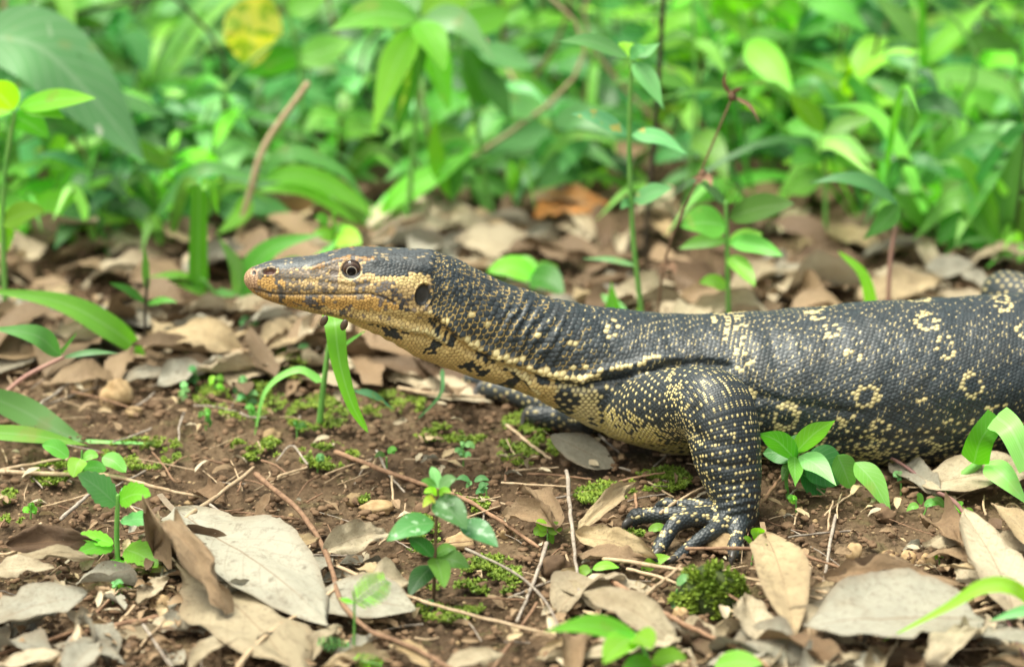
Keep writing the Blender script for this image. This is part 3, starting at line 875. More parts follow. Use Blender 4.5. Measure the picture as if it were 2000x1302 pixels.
    paint(chest & (ell(1100, 787, 27, 24, cx, cy, -20) < 1) & (~dots), DARK)
    for poly in ([(748, 655), (770, 643), (796, 655), (791, 664), (770, 660)], [(820, 689), (850, 694), (850, 684), (868, 672), (845, 663), (835, 680)],
                 [(840, 627), (892, 662), (887, 676), (864, 672), (846, 646)], [(890, 715), (923, 706), (955, 725), (945, 733), (916, 729)],
                 [(923, 682), (971, 700), (964, 715), (928, 700)], [(984, 717), (1003, 720), (1003, 735), (984, 733)], [(971, 754), (1012, 732), (1057, 768), (1045, 768), (1019, 750), (1000, 760)],
                 [(1036, 730), (1074, 736), (1150, 750), (1150, 760), (1094, 752), (1050, 752)], [(700, 628), (760, 640), (800, 652), (796, 658), (750, 648)], [(1170, 742), (1230, 728), (1290, 716), (1290, 726), (1220, 745)]):
        paint(bdy & inpoly(poly, cx, cy) & (h1 < 0.86), DARK)
    cb = pl_dist(RL1, cx, cy)
    paint(bdy & (cb < 5.0) & (cx > 815) & (cx < 1290) & (h1 < 0.74), CREAM, 0.3)
    paint(bdy & (pl_dist(RL2[1:], cx, cy) < 5.5) & (h1 < 0.9), CREAM, 0.2)
    paint(bdy & (pl_dist(RL3, cx, cy) < 5) & (h1 < 0.8), CREAM, 0.2)
    # head
    yh = np.interp(cx, [480, 520, 560, 600, 640, 670, 700, 740, 790, 840, 860], [526, 522, 523, 520, 512, 504, 503, 508, 512, 522, 540])
    head = bdy & (cx < 842 + 16 * (h3 - 0.5)) & ~thr
    paint(head, TAN, 0.5); tick[head] = 0; rim[head] = 0; amp[head] = 0.26
    nz = fbm(cx / 12, cy / 9, 31, 3)
    snout = head & (cx < 660) & (cy < 575)
    paint(snout & (nz + 0.5 * (h1 - 0.5) > 0.44), (0.22, 0.165, 0.11), 0.7)
    paint(snout & (nz + 0.5 * (h2 - 0.5) > 0.57), (0.12, 0.105, 0.085), 0.5)
    paint(head & (cx < 660) & (cy < 545) & (cy > yh) & (h1 < 0.30), (0.085, 0.075, 0.068), 0.6)
    paint(head & (ell(530, 553, 26, 14, cx, cy) < 1), ORANGE, 0.25)
    paint(head & (cx < 506) & (cy > 524), (0.44, 0.27, 0.15), 0.4)
    paint(head & inpoly([(538, 540), (552, 540), (556, 600), (544, 600)], cx, cy) & (h1 < 0.75), (0.075, 0.072, 0.07), 0.4)
    jaw = head & (cy > np.interp(cx, [496, 530, 570, 720, 748, 770], [566, 575, 577, 575, 582, 594]))
    paint(jaw & (cx < 790), ORANGE * np.array([1, 1.02, 1.0]), 0.3)
    paint(jaw & (cx < 545), (0.52, 0.31, 0.10), 0.3)
    paint(jaw & inpoly([(542, 574), (556, 574), (558, 604), (546, 600)], cx, cy) & (h1 < 0.6), (0.10, 0.09, 0.075), 0.5)
    paint(jaw & inpoly([(595, 576), (640, 578), (622, 590), (650, 604), (612, 606), (592, 590)], cx, cy) & (h1 < 0.75), (0.13, 0.12, 0.12), 0.6)
    paint(jaw & (cx > 640) & (cx < 745) & (nz > 0.55), (0.17, 0.13, 0.11), 0.6)
    paint(jaw & (cy > np.interp(cx, [540, 600, 640, 720], [600, 598, 600, 606])), THROAT * 0.9, 0.4)
    paint(jaw & (ell(640, 604, 40, 7, cx, cy, 12) < 1) & (nz > 0.5), (0.10, 0.09, 0.07), 0.4)
    paint(jaw & (h2 < 0.10), (0.20, 0.15, 0.10), 0.6)
    cheek = head & (cx > 690) & (cy > 540) & (cy < 612) & ~jaw
    paint(cheek & (h1 < np.interp(cx, [690, 740, 810], [0.30, 0.55, 0.50])), (0.11, 0.10, 0.095), 0.5)
    paint(head & inpoly([(760, 562), (800, 570), (806, 606), (778, 606), (762, 588)], cx, cy) & (h2 < 0.5), (0.045, 0.045, 0.05), 0.5)
    paint(head & inpoly([(712, 545), (745, 537), (800, 541), (832, 533), (838, 552), (815, 561), (790, 556), (740, 550)], cx, cy), CREAM * np.array([.95, .86, .75]), 0.2)
    paint(head & inpoly([(706, 515), (745, 507), (790, 506), (832, 518), (856, 545), (836, 540), (812, 534), (770, 541), (735, 538), (706, 533)], cx, cy), DARK, 0.5)
    paint(head & (cy < yh), GREY, 0.5)
    paint(head & (cy < yh) & (h1 < 0.10), (0.30, 0.24, 0.14), 0.4)
    brow = head & (pl_dist([(616, 523), (650, 511), (690, 502), (735, 508)], cx, cy) < 4.5)
    paint(brow, (0.30, 0.16, 0.05), 0.4); paint(brow & (h2 < 0.35), (0.06, 0.05, 0.045))
    amp[head & (cy < yh)] = 0.14
    tz = head & inpoly([(740, 507), (790, 506), (840, 520), (856, 545), (740, 538)], cx, cy); amp[tz] = 0.42
    # legs
    arm = (kindname == 'arm') & ~chest
    toe = kindname == 'toe'
    C[arm | toe] = DARK * 0.9; light[arm | toe] = False; tick[arm | toe] = 0; rim[arm | toe] = 0
    paint(arm & dots & (h1 < 0.88), CREAM * np.array([1, .98, .9]))
    paint(arm & (h2 < 0.04), CREAM)
    paint(arm & (cx < np.interp(cy, [760, 850, 900, 960, 1000], [1330, 1372, 1380, 1392, 1400])) & (h2 < 0.30), CREAM * np.array([1, .98, .9]))
    amp[toe] = 0.50; pip[arm] = 1.0; pip[toe] = 0.5; amp[arm] = 0.50
    paint(toe & (cnz > 0.0) & (h1 < 0.16), CREAM * 0.9); paint(toe & (cnz > 0.45) & (ck % 4 == 0) & (h2 < 0.40), CREAM)
    fr = kindname == 'far'
    C[fr] = DARK; light[fr] = False
    paint(fr & dots & (h1 < .8), CREAM * 0.75); pip[fr] = .55
    tick[~bdy] = 0
    # --- per vertex result
    g = sstep(0.02, 0.30, edge)
    vc = C[inv]
    groove = np.where(light[inv][:, None], vc * np.array([0.30, 0.23, 0.18]), vc * 0.25)
    pv = (pip[inv] * light[inv])[:, None]
    rad_ = np.hypot(dS, dT) + 0.16 * (h2[inv] - 0.5)
    inner = (1 - sstep(0.26, 0.40, rad_))[:, None]
    vc = vc * (1 - pv) + pv * (vc * inner + DARK * (1 - inner))
    groove = groove * (1 - pv) + DARK * 0.4 * pv
    hd = head[inv]
    groove = np.where((hd & light[inv])[:, None], vc * np.array([0.26, 0.21, 0.18]), groove)
    chk = (cheek | (snout & (cy > yh)))[inv]
    groove = np.where((chk & hd & ~light[inv])[:, None], np.array([0.20, 0.125, 0.05]), groove)
    col = groove * (1 - g)[:, None] + vc * g[:, None]
    tk = tick[inv] * sstep(0.42, 0.18, edge) * sstep(0.14, 0.30, dS) * sstep(0.42, 0.24, np.abs(dT))
    rm = rim[inv] * sstep(0.42, 0.18, edge) * sstep(0.00, 0.20, dS * 0.85 - dT * 0.45)
    mixv = np.clip(np.maximum(tk, rm), 0, 1)[:, None]
    col = col * (1 - mixv) + np.where((rm > tk)[:, None], np.array([0.66, 0.46, 0.16]), np.array([0.82, 0.66, 0.32])) * mixv
    hole = np.clip(1.25 - e_n, 0, 1)[:, None] * body[:, None] * 2
    col = np.where(hole > 0, col * (1 - np.clip(hole, 0, 1)) + np.array([0.10, 0.04, 0.03]) * np.clip(hole, 0, 1), col)
    m = ((e_p < 1) & body); col[m] = (0.02, 0.018, 0.018)
    m = ((e_e < 1.0) & body); col[m] = np.array([0.03, 0.028, 0.024]) * (0.6 + 0.9 * fbm(sx[m] / 8, sy[m] / 8, 3, 3))[:, None]
    ee = ell(686, 527, 19, 17, sx, sy)
    m = (ee < 1.16) & (ee > 0.8) & body & (sy > 528); col[m] = (0.44, 0.36, 0.19)
    m = (ee < 1.12) & (ee > 0.8) & body & (sy <= 528); col[m] = (0.16, 0.10, 0.05)
    m = (ee < 0.98) & body; col[m] = (0.012, 0.01, 0.009)
    m = (ell(652, 532, 9, 6, sx, sy) < 1) & body; col[m] = (0.075, 0.05, 0.035)
    mo = pl_dist([(496, 566), (530, 574), (570, 576), (620, 575), (680, 575), (720, 573), (748, 580), (770, 591)], np.where(np.abs(sx - 630) < 170, sx, 0), sy)
    m = (mo < 1.6) & body; col[m] = col[m] * 0.35
    smooth_e = (e_e < 1.15) | (ee < 1.15) | (e_n < 1.2)
    h = amp[inv] * mm * (np.sqrt(np.clip(edge / 0.62, 0, 1)) + 0.25 * dS * (rim[inv] > 0)) * np.where(smooth_e & body, 0.1, 1)
    h = h * np.where(light[inv] & body & ~hd, 1.15, 1)
    co = co + nr * (h - 0.25 * mm)[:, None]
    put()
    ca = me.color_attributes.new('skin', 'FLOAT_COLOR', 'POINT')
    rgba = np.ones((n, 4), dtype=np.float32); rgba[:, :3] = np.clip(col, 0, 1)
    ca.data.foreach_set('color', rgba.ravel())
    me.polygons.foreach_set('use_smooth', np.ones(len(me.polygons), dtype=bool))
    k = NT('lizard_skin')
    at = k.n('Attribute', attribute_name='skin')
    tc = k.n('TexCoord')
    no = k.n('TexNoise', i_Scale=900.0, i_Detail=3.0); k.l(tc.outputs['Object'], no.inputs['Vector'])
    n2 = k.n('TexNoise', i_Scale=45.0, i_Detail=4.0); k.l(tc.outputs['Object'], n2.inputs['Vector'])
    c2 = k.mix(k.math('MULTIPLY', k.ramp(n2.outputs[0], [(0.45, (0, 0, 0)), (0.75, (1, 1, 1))]), 0.05), at.outputs['Color'], (0.20, 0.15, 0.10))
    k.l(c2, k.b.inputs['Base Color'])
    k.l(k.math('ADD', 0.38, k.math('MULTIPLY', no.outputs[0], 0.22)), k.b.inputs['Roughness'])
    k.b.inputs['Specular IOR Level'].default_value = 0.55
    b = k.n('Bump', i_Strength=0.25, i_Distance=0.0003); k.l(no.outputs[0], b.inputs['Height']); k.l(b.outputs[0], k.b.inputs['Normal'])
    me.materials.clear(); me.materials.append(k.m)
    org = np.array([cs[110][0], cs[110][1], 0.0])
    me.transform(Matrix.Translation((-org).tolist()))
    liz = bpy.data.objects.new('monitor_lizard', me); COL.objects.link(liz)
    liz.location = org.tolist()
    tag(liz, 'black monitor lizard with cream spots and raised orange snout crawling over bare soil', 'lizard')
    # --- eyes
    sel = (np.abs(sx - 686) < 4) & (np.abs(sy - 527) < 4) & body & ~far
    pe = co[sel].mean(0)
    ke = NT('lizard_eye')
    tc = ke.n('TexCoord'); sp = ke.n('SeparateXYZ'); ke.l(tc.outputs['Object'], sp.inputs[0])
    rr = ke.math('SQRT', ke.math('ADD', ke.math('POWER', sp.outputs[0], 2.0), ke.math('POWER', sp.outputs[2], 2.0)))
    q = ke.math('DIVIDE', rr, 0.0062)
    iris = ke.ramp(q, [(0.0, (0.003, 0.003, 0.004)), (0.44, (0.003, 0.003, 0.004)), (0.475, (0.48, 0.39, 0.29)), (0.50, (0.48, 0.39, 0.29)), (0.53, (0.035, 0.022, 0.014)), (0.74, (0.055, 0.026, 0.015)), (0.80, (0.10, 0.07, 0.05)), (0.86, (0.05, 0.03, 0.02)), (1.0, (0.02, 0.015, 0.012))])
    ke.l(iris, ke.b.inputs['Base Color']); ke.b.inputs['Roughness'].default_value = 0.06
    ke.b.inputs['Specular IOR Level'].default_value = 0.35
    ycen = float(np.interp(pe[0], cs[:, 0], cs[:, 1]))
    for sgn in (-1, 1):
        c = pe + np.array([0, 0.0020, 0.0])
        if sgn > 0: c = np.array([c[0], 2 * ycen - c[1], c[2]])
        a, bb = 20, 28
        vv = []; ff = []
        for i in range(a + 1):
            for j in range(bb):
                th, ph = math.pi * i / a, 2 * math.pi * j / bb
                vv.append((0.0062 * math.sin(th) * math.cos(ph), 0.0042 * math.cos(th) * sgn, 0.0062 * math.sin(th) * math.sin(ph)))
        for i in range(a):
            for j in range(bb):
                ff.append((i * bb + j, i * bb + (j + 1) % bb, (i + 1) * bb + (j + 1) % bb, (i + 1) * bb + j))
        me_ = bpy.data.meshes.new('eye'); me_.from_pydata(vv, [], ff)
        me_.polygons.foreach_set('use_smooth', np.ones(len(me_.polygons), dtype=bool))
        me_.materials.append(ke.m)
        e_ = bpy.data.objects.new('eye', me_); COL.objects.link(e_)
        e_.parent = liz; e_.location = (c - org).tolist()
    # --- claws
    for kind, pts, rad in [('n', [(1289, 988, .005), (1280, 994, .004), (1275, 1004, .001)], 8), ('n', [(1231, 1016, .005), (1221, 1024, .004), (1215, 1040, .0)], 9),
                           ('n', [(1286, 1076, .005), (1277, 1085, .003), (1272, 1097, 0)], 8), ('n', [(1316, 1090, .004), (1305, 1097, .003), (1299, 1106, 0)], 7),
                           ('n', [(1432, 1080, .005), (1429, 1092, .003), (1428, 1104, 0)], 8),
                           ('f', [(944, 752, .006), (934, 760, .004), (927, 774, .002), (925, 787, 0)], 11), ('f', [(1040, 800, .012), (1029, 806, .010), (1022, 822, .005), (1018, 840, .0)], 11),
                           ('f', [(914, 738, .004), (904, 745, .003), (902, 758, .0)], 7)]:
        c = np.array([G(a_, b_, h_ + 0.0015) for a_, b_, h_ in pts])
        tv, tf = tube(c, [rad * MPX, rad * 0.85 * MPX, rad * 0.2 * MPX], n=10, seg=10)
        mk('claw', tv, tf, M['claw'], parent=liz)
    return liz
LIZ = build_lizard()

# ------------------------------------------------------------------ dead leaves
def dead_geo(seed, asp=0.45, curlL=0.5, curlW=0.6, rag=0.12, twist=0.2, bump=0.03, petiole=0.12, shape=0.85, nu=30, nv=13):
    u = np.linspace(0, 1, nu); v = np.linspace(-1, 1, nv)
    prof = np.sin(np.pi * np.clip(u, 0, 1) ** shape) ** 0.8
    prof = np.clip(prof, 0, 1) * (1 - 0.25 * sstep(0.75, 1.0, u))
    eL = 1 - rag * 3.5 * np.maximum(0, vnoise(u * 5, u * 0 + seed, 3) - 0.55) - rag * 0.5 * fbm(u * 14, u * 0 + seed, 5, 3)
    eR = 1 - rag * 3.5 * np.maximum(0, vnoise(u * 5, u * 0 + seed, 7) - 0.55) - rag * 0.5 * fbm(u * 14, u * 0 + seed, 9, 3)
    U, V = np.meshgrid(u, v, indexing='ij')
    W = asp * 0.5 * prof[:, None] * np.where(V < 0, eL[:, None], eR[:, None])
    a = V * W
    k = curlW / max(asp * 0.5, 0.01)
    ang = a * k
    y = np.where(abs(k) > 1e-3, np.sin(ang) / (k + 1e-9), a)
    z = np.where(abs(k) > 1e-3, (1 - np.cos(ang)) / (k + 1e-9), 0)
    nz = fbm(U * 3.2 + seed * 3.1, V * 1.6 + seed, 12, 3) - 0.45
    edgew = 0.35 + 0.65 * V * V
    z = z + bump * 3.6 * nz * edgew + bump * 1.2 * (vnoise(U * 11 + seed, V * 1.2 + seed, 15) - 0.5) * V * V + 0.010 * np.abs(V) ** 0.5
    tw = twist * (U - 0.3)
    y, z = y * np.cos(tw) - z * np.sin(tw), y * np.sin(tw) + z * np.cos(tw)
    x = U.copy()
    if abs(curlL) > 1e-3:
        al = U * curlL
        R = 1.0 / curlL
        x2 = (R - z) * np.sin(al)
        z2 = R - (R - z) * np.cos(al)
        x, z = x2, z2
        xe, ze = math.sin(curlL) * R, R - R * math.cos(curlL)
        L = math.hypot(xe, ze); c, s = xe / L, ze / L          # put the chord back on the x axis
        x, z = (x * c + z * s), (-x * s + z * c)
        x, y, z = x / L, y / L, z / L
    verts = np.stack([x, y, z], -1).reshape(-1, 3)
    uv = np.stack([U, V * 0.5 + 0.5], -1).reshape(-1, 2)
    f = [(i * nv + j, (i + 1) * nv + j, (i + 1) * nv + j + 1, i * nv + j + 1) for i in range(nu - 1) for j in range(nv - 1)]
    if petiole > 0:
        n0 = len(verts)
        pv = np.array([[-petiole * t, 0.012 * s * (1.0 - 0.2 * t), 0.02 * t * t] for t in (0, 0.5, 1.0) for s in (-1, 1)])
        verts = np.vstack([verts, pv]); uv = np.vstack([uv, np.tile([[0.02, 0.5]], (6, 1))])
        f += [(n0, n0 + 2, n0 + 3, n0 + 1), (n0 + 2, n0 + 4, n0 + 5, n0 + 3)]
    return verts, f, uv

def mesh_of(name, geo, mat):
    v, f, uv = geo
    me = bpy.data.meshes.new(name)
    me.from_pydata(v.tolist(), [], f)
    l = me.uv_layers.new(name='UVMap')
    idx = np.empty(len(me.loops), dtype=np.int32); me.loops.foreach_get('vertex_index', idx)
    l.data.foreach_set('uv', uv.astype(np.float32)[idx].ravel())
    me.polygons.foreach_set('use_smooth', np.ones(len(me.polygons), dtype=bool))
    me.materials.append(mat)
    return me

def set_basis(o, org, xax, up, scale, roll=0.0):
    x = nrm(np.asarray(xax, float)); z = np.asarray(up, float)
    z = nrm(z - x * (z @ x)); y = np.cross(z, x)
    c, s = math.cos(roll), math.sin(roll)
    y2 = y * c + z * s; z2 = -y * s + z * c
    m = Matrix(((x[0] * scale, y2[0] * scale, z2[0] * scale, org[0]), (x[1] * scale, y2[1] * scale, z2[1] * scale, org[1]),
                (x[2] * scale, y2[2] * scale, z2[2] * scale, org[2]), (0, 0, 0, 1)))
    o.matrix_world = m

def put_leaf(seed, b, t, asp, pal, label, hb=.005, ht=.005, roll=0, group=None, **kw):
    up_ = .006 if b[1] > 980 else 0.0
    base = G(b[0], b[1], hb + up_); tip = G(t[0], t[1], ht + up_)
    kw['bump'] = kw.get('bump', .03) * 1.6; kw['rag'] = kw.get('rag', .1) * 1.4
    o = bpy.data.objects.new('dead_leaf', mesh_of('dead_leaf', dead_geo(seed, asp, **kw), DEAD[pal]))
    COL.objects.link(o)
    set_basis(o, base, tip - base, (0, 0, 1), float(np.linalg.norm(tip - base)), math.radians(roll))
    tag(o, label, 'dead leaf', group)
    return o

put_leaf(1, (345, 1000), (640, 1225), 0.4, 0, 'large pale grey dead leaf lying flat with a dark straight midrib, left of centre', .006, .008, 4, curlL=-.25, curlW=.3, rag=.24, twist=-.25, bump=.022)
put_leaf(2, (330, 1085), (600, 1330), 0.4, 1, 'large beige dead leaf with a torn edge under the big grey leaf', .003, .003, -4, curlL=-.25, curlW=.2, rag=.28, bump=.02)
put_leaf(3, (300, 1050), (440, 1200), 0.30, 3, 'crumpled brown curled leaf on the left edge of the big grey leaf', .020, .012, 10, curlL=-1.9, curlW=2.6, rag=.3, twist=1.4, bump=.10)
put_leaf(43, (270, 1048), (395, 1062), .5, 1, 'beige curled leaf above the crumpled brown leaf', .014, .012, -10, curlL=-1.0, curlW=1.0, rag=.2, twist=.5, bump=.05)
put_leaf(4, (-40, 1225), (170, 1160), 0.6, 0, 'pale mottled leaf at the left edge of the picture', .008, .014, 8, curlL=-.3, curlW=.5, rag=.2, bump=.03)
put_leaf(44, (-30, 1120), (110, 1110), .5, 1, 'pale beige leaf with dark blotch above the mottled leaf at left', .008, .012, 15, curlL=-.5, curlW=.4, rag=.22, bump=.04)
put_leaf(5, (15, 1065), (190, 1060), .42, 4, 'dark brown crumpled leaf standing at the left edge', .012, .014, 48, curlL=-.8, curlW=.9, rag=.2, bump=.06)
put_leaf(45, (30, 1095), (190, 1092), .28, 1, 'narrow tan leaf lying in front of the dark crumpled one', .008, .010, 30, curlL=-1.0, curlW=.9, rag=.15, bump=.05)
put_leaf(6, (605, 1165), (812, 1190), 0.75, 0, 'whitish oval leaf with small holes behind the fern-like sprig', .006, .006, 6, curlL=-.25, curlW=.25, rag=.08, bump=.012)
put_leaf(7, (530, 1080), (625, 1050), .5, 2, 'small tan leaf above the tip of the big grey leaf', .010, .010, 10, curlL=-.5, curlW=.5, rag=.2, bump=.04)
put_leaf(46, (575, 1130), (650, 1090), .6, 0, 'grey leaf beside the big grey leaf, left of a brown stick', .006, .008, 5, curlL=-.3, curlW=.3, rag=.15, bump=.02)
put_leaf(8, (635, 1075), (762, 1040), 0.45, 1, 'crinkled light brown leaf bent up in the middle', .008, .010, 40, curlL=-1.3, curlW=.6, rag=.15, bump=.05)
put_leaf(47, (500, 1010), (530, 960), .5, 3, 'small pointed brown leaf above the big grey leaf', .004, .016, 0, curlL=-.3, curlW=.6, rag=.08, bump=.03)
put_leaf(48, (385, 960), (445, 985), .6, 3, 'reddish brown curled leaf behind the tan stick', .006, .008, 20, curlL=-1.2, curlW=1.0, rag=.15, bump=.06)
put_leaf(9, (772, 1250), (842, 1308), 0.35, 2, 'small tan leaf with brown veins at the bottom edge', .006, .004, 5, curlL=-.4, curlW=.5, rag=.12, bump=.03)
put_leaf(10, (860, 1312), (985, 1275), 0.45, 1, 'beige pointed leaf at the bottom edge of the picture', .006, .012, 10, curlL=-.5, curlW=.5, rag=.12, bump=.04)
put_leaf(49, (520, 1330), (640, 1320), .5, 1, 'beige leaf cut off by the bottom edge left of centre', .004, .008, 0, curlL=-.5, curlW=.5, rag=.12, bump=.04)
put_leaf(50, (0, 1300), (120, 1275), .5, 1, 'yellowish beige leaf in the lower left corner', .004, .008, 0, curlL=-.3, curlW=.3, rag=.12, bump=.03)
put_leaf(51, (130, 1320), (190, 1255), .6, 0, 'pale curled leaf near the lower left corner', .004, .010, 10, curlL=-.6, curlW=.6, rag=.12, bump=.04)
put_leaf(11, (1075, 850), (1205, 915), 0.85, 0, 'flat grey leaf lying under the chest of the lizard', .022, .003, 6, curlL=-.12, curlW=.1, rag=.10, bump=.008)
put_leaf(12, (1128, 1040), (1240, 942), 0.3, 2, 'orange-brown curled leaf standing beside the front toes', .006, .020, 30, curlL=-.9, curlW=1.1, rag=.15, twist=.5, bump=.05)
put_leaf(52, (1130, 1045), (1285, 1090), .38, 2, 'brown folded leaf running under the toes of the near foot', .007, .006, 42, curlL=-.8, curlW=1.0, rag=.15, twist=.3, bump=.05)
put_leaf(53, (1130, 1085), (1260, 1092), .35, 3, 'low brown ragged leaf in front of the folded leaf', .004, .006, 15, curlL=-.6, curlW=.7, rag=.2, bump=.05)
put_leaf(13, (1085, 1035), (1010, 955), .5, 3, 'rolled brown dead leaf on the bare soil', .006, .016, 20, curlL=-.8, curlW=2.2, rag=.12, bump=.04)
put_leaf(54, (985, 1010), (1100, 1030), .5, 3, 'brown crumpled leaf beside the rolled leaf', .006, .006, 25, curlL=-1.0, curlW=1.1, rag=.2, bump=.06)
put_leaf(14, (1320, 1265), (1140, 1160), 0.4, 1, 'spotted grey-brown leaf arching up from the ground', .004, .020, -18, curlL=-1.2, curlW=.7, rag=.10, bump=.03)
put_leaf(55, (1130, 1285), (1330, 1250), .5, 1, 'brown speckled leaf lying behind the green sprig at the bottom edge', .004, .008, 0, curlL=-.3, curlW=.4, rag=.12, bump=.03)
put_leaf(15, (1495, 1050), (1555, 1250), 0.22, 2, 'light tan leaf with a dark midrib pointing at the viewer', .008, .010, 0, curlL=-.45, curlW=.5, rag=.06, twist=.1, bump=.012)
put_leaf(16, (1920, 1215), (1570, 1225), .80, 0, 'large grey-beige leaf lying flat in the lower right', .014, .014, -14, curlL=-.4, curlW=.5, rag=.22, twist=.2, bump=.026)
put_leaf(17, (1610, 1130), (1900, 1145), .24, 3, 'long wrinkled brown leaf above the large grey-beige leaf', .010, .012, 20, curlL=-.5, curlW=.8, rag=.2, bump=.05)
put_leaf(18, (1990, 1215), (1880, 1000), 0.26, 1, 'large tan leaf with clear side veins at the right edge', .012, .016, 8, curlL=-.3, curlW=.3, rag=.05, bump=.012)
put_leaf(19, (2030, 1080), (1935, 985), 0.36, 2, 'golden tan leaf with a toothed edge at the right edge', .012, .020, 0, curlL=-.5, curlW=.4, rag=.12, bump=.03)
put_leaf(20, (1930, 1120), (1835, 1105), 0.6, 2, 'small yellowish leaf left of the large veined leaf', .010, .012, 10, curlL=-.3, curlW=.4, rag=.1, bump=.03)
put_leaf(21, (1800, 950), (2030, 915), 0.6, 1, 'pale leaf under the folded grass blade at right', .008, .014, 10, curlL=-.3, curlW=.4, rag=.1, bump=.02)
put_leaf(22, (1745, 905), (1840, 965), .5, 0, 'dull grey leaf beside the belly of the lizard', .006, .006, 15, curlL=-.5, curlW=.6, rag=.15, bump=.04)
put_leaf(23, (1810, 1300), (1920, 1225), .5, 1, 'crumpled beige leaf in the lower right', .008, .016, 15, curlL=-1.3, curlW=1.0, rag=.25, bump=.09)
put_leaf(24, (1500, 1300), (1452, 1165), 0.42, 1, 'beige star-tipped leaf at the bottom, right of the moss mound', .006, .012, 5, curlL=-.4, curlW=.5, rag=.4, bump=.04)
put_leaf(56, (1380, 1300), (1520, 1270), .5, 0, 'grey-beige leaf under the star-tipped leaf', .004, .008, 0, curlL=-.4, curlW=.5, rag=.2, bump=.03)
put_leaf(57, (1560, 1310), (1680, 1280), .5, 1, 'light brown pointed leaf at the bottom edge, right of centre', .004, .008, 0, curlL=-.4, curlW=.5, rag=.15, bump=.04)
put_leaf(58, (1900, 1235), (2020, 1265), .5, 0, 'grey leaf cut off by the lower right edge', .008, .012, 0, curlL=-.4, curlW=.5, rag=.15, bump=.04)
put_leaf(59, (1690, 1120), (1780, 1095), .5, 3, 'small grey-brown leaf at the edge of the bare soil', .006, .010, 15, curlL=-.6, curlW=.7, rag=.2, bump=.06)
put_leaf(60, (1820, 1020), (1880, 1070), .5, 3, 'brown shrivelled leaf left of the purple stem', .006, .010, 15, curlL=-1.0, curlW=1.2, rag=.25, bump=.08)
put_leaf(28, (175, 600), (300, 640), .55, 0, 'whitish leaf behind the long left grass blade', .010, .012, 5, curlL=-.3, curlW=.5, rag=.1, bump=.02)
put_leaf(29, (290, 680), (450, 640), .35, 0, 'pale grey curled leaf left of the throat', .008, .012, 20, curlL=-.4, curlW=.8, rag=.12, bump=.04)
put_leaf(30, (225, 745), (345, 725), .35, 0, 'pale leaf tip beside the tan stone', .006, .010, 10, curlL=-.3, curlW=.5, rag=.1, bump=.03)
put_leaf(31, (-20, 730), (70, 700), .55, 0, 'broad pale leaf at the left edge under the grass', .006, .010, 5, curlL=-.3, curlW=.3, rag=.1, bump=.02)
put_leaf(61, (70, 600), (140, 560), .6, 2, 'brownish pale leaf behind the left grass blade', .006, .020, 25, curlL=-.5, curlW=.5, rag=.15, bump=.04)
put_leaf(32, (1040, 425), (1190, 400), .55, 5, 'blurred orange leaf in the litter behind the lizard', .010, .016, 20, curlL=-.8, curlW=.6, rag=.15, bump=.05)
put_leaf(33, (720, 480), (910, 428), .30, 1, 'long pale leaf in the litter above the neck', .010, .014, 25, curlL=-.3, curlW=.7, rag=.1, bump=.03)
put_leaf(34, (920, 720), (735, 700), .40, 3, 'dark grey-brown leaf below the throat of the lizard', .006, .008, 10, curlL=-.4, curlW=.5, rag=.12, bump=.04)
put_leaf(37, (1800, 540), (1905, 515), .6, 0, 'rounded whitish leaf behind the back of the lizard', .010, .014, 20, curlL=-.3, curlW=.5, rag=.08, bump=.02)
put_leaf(38, (1670, 585), (1840, 545), .45, 2, 'wide tan leaf just behind the back of the lizard', .008, .014, 25, curlL=-.4, curlW=.6, rag=.12, bump=.03)
put_leaf(39, (1540, 515), (1690, 505), .45, 4, 'dark brown leaf in shade behind the back', .010, .016, 35, curlL=-.5, curlW=.8, rag=.15, bump=.05)
put_leaf(40, (1485, 545), (1620, 525), .45, 0, 'white ragged leaf behind the back of the lizard', .012, .018, 20, curlL=-.4, curlW=.5, rag=.3, bump=.05)
put_leaf(62, (130, 430), (185, 360), .6, 5, 'dull orange blurred leaf behind the left stalks', .010, .030, 30, curlL=-.8, curlW=.6, rag=.2, bump=.05)
put_leaf(63, (560, 690), (700, 640), .4, 1, 'pale litter leaf under the chin beside the grass', .008, .012, 10, curlL=-.4, curlW=.5, rag=.15, bump=.04)
put_leaf(64, (430, 600), (560, 620), .4, 1, 'tan leaf right below the tip of the snout', .008, .012, 10, curlL=-.5, curlW=.5, rag=.15, bump=.04)

